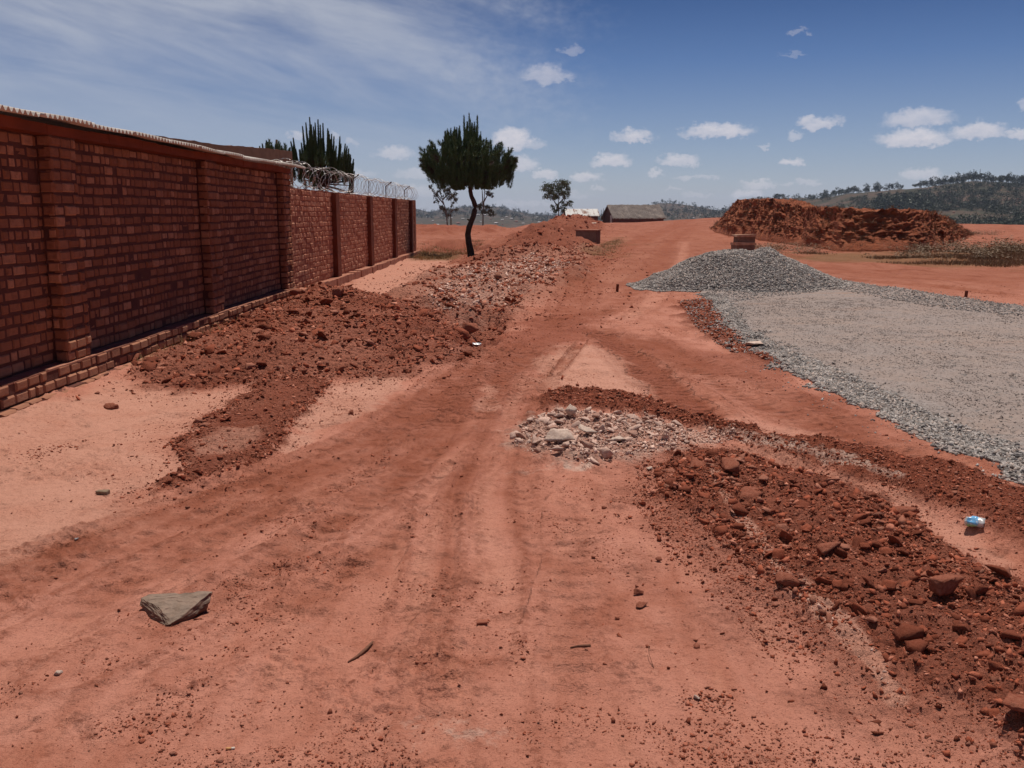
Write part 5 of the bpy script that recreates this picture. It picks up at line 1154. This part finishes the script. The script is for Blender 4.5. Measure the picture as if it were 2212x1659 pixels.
HS = [(912,486,6),(945,487,7),(935,478,5),(965,480,5),(975,472,5),(990,484,8),(1000,474,6),(1020,470,5),(1033,466,7),(1047,466,7),(1060,474,5),(1072,484,8),(1085,476,6),(1094,470,5),(1105,474,7),(1115,480,7),(1130,484,6),(1150,478,5),(1165,482,7),(1174,489,6),(1185,470,5),(1196,470,4),(1205,486,5),(922,470,4),(955,467,4),(980,462,4),(1010,462,4),(1055,459,4),(1140,468,4),(1160,470,4),(1085,486,5),(1038,480,4),
      (1434,470,6),(1447,471,4),(1460,470,4),(1478,471,5),(1486,471,5),(1498,473,6),(1512,466,4),(1530,470,4),(2200,432,8),(2140,437,7),(2080,440,6),(2020,425,5),(2185,462,7),(2060,460,5),(1990,445,5),(2110,430,5)]
for i, (u, v, sz) in enumerate(HS):
    h_ = on_hill(u, v)
    if not h_: continue
    p, r_ = h_; wpx = sz * r_ / F * .85; o = bpy.data.objects.new('house', HM if i % 5 else HM2); col.objects.link(o); o.location = p; o.scale = (wpx, wpx * .8, wpx * .62); o.rotation_euler = (0, 0, random.uniform(-.6, .6)); 
    tag(o, 'tiny pale-roofed house on the distant ' + ('right-hand hill' if u > 1600 else 'valley slope left of the heap' if u < 1300 else 'valley behind the hut'), 'house', 'distant houses on the ' + ('right hill' if u > 1600 else 'left valley' if u < 1300 else 'middle valley'))
# trees on the hills
def tree_mesh(seed, n=260, tall=False):
    r = np.random.default_rng(seed); k = 11; c = r.normal(0, 1, (k, 3)) * ((.16, .16, .26) if tall else (.26, .26, .15)) + (0, 0, .62); p = c[r.integers(0, k, n)] + r.normal(0, .09, (n, 3)); a = r.normal(0, .075, (n, 3)); b = r.normal(0, .075, (n, 3))
    V = np.stack([p, p + a, p + b], 1).reshape(-1, 3); Fq = np.arange(3 * n).reshape(-1, 3); o = len(V); tr = np.array([(-.025, 0, -.2), (.025, 0, -.2), (0, 0, .6), (0, .025, -.2)]); return np.concatenate([V, tr]), np.concatenate([Fq, [(o, o + 1, o + 2), (o + 1, o + 3, o + 2)]])
TD = [tree_mesh(s_, 260, s_ % 2 == 0) for s_ in range(8)]; M_htree = needle_mat('hill_foliage', (.030, .040, .018), (.050, .060, .026)); TM = [npmesh('tree', *q) for q in TD]; [m_.materials.append(M_htree) for m_ in TM]
random.seed(5)
RT = []
for i in range(110):
    u = random.choice([random.uniform(1640, 2240), random.uniform(1760, 2212), random.uniform(2030, 2212)]); RT.append((u, random.uniform(.93, 1.0), random.uniform(4, 7.5)))
for u in (1350, 1392, 1400, 1412, 1430, 1458, 1500, 1530): RT.append((u, .985, 6))
for u in (960, 985, 1005, 1030, 1065, 1090, 1140, 1160, 1185, 1215, 1230, 1245, 1120, 1170, 1200): RT.append((u, random.uniform(.93, 1.0), 6))
for i, (u, t_, h_) in enumerate(RT):
    p = hill_at(u, t_); o = bpy.data.objects.new('tree', TM[i % 8]); col.objects.link(o); o.location = p; w_ = h_ * random.uniform(.9, 1.4) * .9; 
    if u < 1600: w_ *= 1.3; h_ *= 1.1
    o.scale = (w_, w_, h_); o.rotation_euler = (0, 0, random.uniform(0, 6)); g = 'right-hand ridge' if u > 1600 else 'far ridge left of the heap' if u < 1300 else 'hilltop behind the hut'
    tag(o, 'dark tree standing out on the ' + g, 'tree', 'trees on the ' + g)
# woods and bushes lower on the slopes, one mass
xyz = []; ss = []
for i in range(4800):
    if i < 4000:
        u = random.uniform(1620, 2300); t_ = random.uniform(.35, .99)
        if u < 1850 and random.random() < .7: continue
        a_ = azel(u, 450)[0]; r_ = 170 + (float(np.interp(a_, pa, pR)) - 170) * t_
        if vn(np.array([math.sin(a_) * r_]), np.array([math.cos(a_) * r_]), .012, 77)[0] < -.08: continue
        h_ = random.uniform(2.0, 5.2)
    else: u = random.uniform(860, 1600); t_ = random.uniform(.5, .97); h_ = random.uniform(3, 8)
    p = hill_at(u, t_); xyz.append(p); ss.append(h_)
for i in range(60):
    h_ = on_hill(random.uniform(1890, 2000), random.uniform(445, 455))
    if h_: xyz.append(h_[0]); ss.append(8)
xyz = np.array(xyz, np.float32); ss = np.array(ss, np.float32); small = [(v[:3 * 90], f[:90]) for v, f in TD]; xyz[:, 2] -= ss * .25
V, Fq = merge(xyz, ss * 1.3, .7, .15, variants=[(v.astype(np.float32), f) for v, f in small]); tag(link('woodland', npmesh('woodland', V, Fq), M_htree), kind='stuff')
mp_ = hill_at(2110, .99); x = MB()
for a in (-1, 1): x.tube([(a * .8, 0, -1), (0, 0, 11)], .10, 4)
x.tube([(0, .8, -1), (0, 0, 11)], .10, 4)
for k_ in range(8): x.tube([(-.7 + k_ * .08, 0, k_ * 1.3), (.7 - k_ * .08, 0, k_ * 1.3 + .6)], .06, 3)
o = x.build('radio_mast', M_post); o.location = mp_; tag(o, 'thin lattice radio mast on the wooded right-hand ridge', 'mast')

# ------------------------------------------------------------------ litter and twigs
def twig(label, pts, rad):
    x = MB(); P3 = []
    for (u, v, dz) in pts:
        a, b = P(u, v); P3.append((a, b, gz(a, b) + rad[0] + dz))
    x.tube(P3, list(rad), 7); o = x.build('twig', simple('dry_wood', (.20, .09, .055), (.14, .06, .04), 60, .9, .6, .003), smooth=True)
    cx_ = P3[0]; o.data.transform(Matrix.Translation((-cx_[0], -cx_[1], -cx_[2]))); o.location = cx_; tag(o, label, 'twig')
twig('dark split twig lying diagonally in the left foreground', [(752, 1433, 0), (772, 1421, .002), (790, 1408, .004), (806, 1397, .006)], (.003, .006, .007, .004))
twig('short dark twig lying level in the centre foreground', [(1232, 1396, 0), (1250, 1394, .002), (1276, 1394, .002)], (.002, .005, .006))
twig('thin straw leaning among crumbs near the dug-up strip', [(1412, 1442, 0), (1402, 1425, .02), (1400, 1410, .03)], (.001, .001, .001))
x_, y_ = P(497, 1620); cg = empty('cigarette_butt', (x_, y_, gz(x_, y_) + .004), R(4)); tag(cg, 'discarded cigarette butt on the ground at the lower left', 'cigarette butt')
x = MB(); x.tube([(-.012, 0, 0), (.004, 0, 0)], .004, 10); x.build('filter', simple('filter_paper', (.62, .33, .14), (.55, .28, .12), 80), cg, True)
x = MB(); x.tube([(.0041, 0, 0), (.014, .001, 0)], .0039, 10); x.build('paper', simple('white_paper', (.7, .62, .55), (.6, .5, .42), 80), cg, True)
# crushed bottle
x_, y_ = P(2106, 1140); bt = empty('plastic_bottle', (x_, y_, gz(x_, y_) + .03), R(-35)); tag(bt, 'crushed plastic bottle with a blue and green label on red soil at the right edge', 'plastic bottle')
def crushed(L0, L1, r0, seed, sq=.8, n=20, k=10, cap=False):
    V = []; 
    for i in range(k + 1):
        q = i / k
        for j in range(n):
            a = 2 * math.pi * j / n; p = Vector((L0 + (L1 - L0) * q, r0 * math.cos(a), r0 * sq * math.sin(a))); p += mnoise.noise_vector(p * 45 + Vector((seed, 0, 0))) * .011; V.append(tuple(p))
    Fq = [(i * n + j, i * n + (j + 1) % n, (i + 1) * n + (j + 1) % n, (i + 1) * n + j) for i in range(k) for j in range(n)]
    if cap: Fq += [tuple(range(n))[::-1], tuple(k * n + j for j in range(n))]
    return V, Fq
t = mat('bottle_label'); sz_ = t.add('ShaderNodeSeparateXYZ'); t.put(sz_.inputs[0], t.obj); n = t.noise(t.obj, 40, 3)
c = t.mix(t.rng(t.m('ADD', sz_.outputs[2], t.m('MULTIPLY', n, .02)), -.006, .012), (.28, .55, .22), (.16, .42, .70)); c = t.mix(t.rng(n, .56, .6, 0, .8), c, (.72, .76, .80)); t.put(t.b.inputs['Base Color'], c); t.b.inputs['Roughness'].default_value = .3; t.b.inputs['Specular IOR Level'].default_value = .5
V, Fq = crushed(-.035, .012, .030, 1); me = bpy.data.meshes.new('label'); me.from_pydata(V, [], Fq); link('label', me, t.mat, bt, True)
t = mat('clear_plastic'); t.b.inputs['Base Color'].default_value = (.72, .72, .72, 1); t.b.inputs['Transmission Weight'].default_value = .35; t.b.inputs['Roughness'].default_value = .25; t.b.inputs['Specular IOR Level'].default_value = .5; M_plast = t.mat
V, Fq = crushed(-.045, .040, .0285, 1, cap=True); me = bpy.data.meshes.new('body'); me.from_pydata(V, [], Fq); link('body', me, M_plast, bt, True)
x_, y_ = P(1030, 756); V, Fq = crushed(-.05, .05, .03, 5, .5, cap=True); me = bpy.data.meshes.new('plastic_scrap'); me.from_pydata(V, [], Fq); o = link('plastic_scrap', me, M_plast, None, True); o.location = (x_, y_, gz(x_, y_) + .02); tag(o, 'small shiny plastic scrap at the right foot of the spoil heap', 'plastic scrap')
x_, y_ = P(600, 688)

# ------------------------------------------------------------------ haze
t = bpy.data.materials.new('haze_air'); t.use_nodes = True; q = NT(t.node_tree); q.n.remove(q.n['Principled BSDF']); pv = q.add('ShaderNodeVolumePrincipled'); pv.inputs['Color'].default_value = (.62, .74, 1.0, 1); pv.inputs['Density'].default_value = .00013; pv.inputs['Anisotropy'].default_value = .2
q.l.new(pv.outputs[0], q.n['Material Output'].inputs['Volume'])
HAZE = True
if HAZE:
    zmin = min(float(HZ.min()), float(GH.min())) - 1.0
    x = MB(); x.box(-3600, 3600, -1200, 3200, zmin, float(HZ.max()) + 25); o = x.build('haze', t); tag(o, kind='stuff')
sc.cycles.volume_bounces = 0
sc.cycles.max_bounces = 5
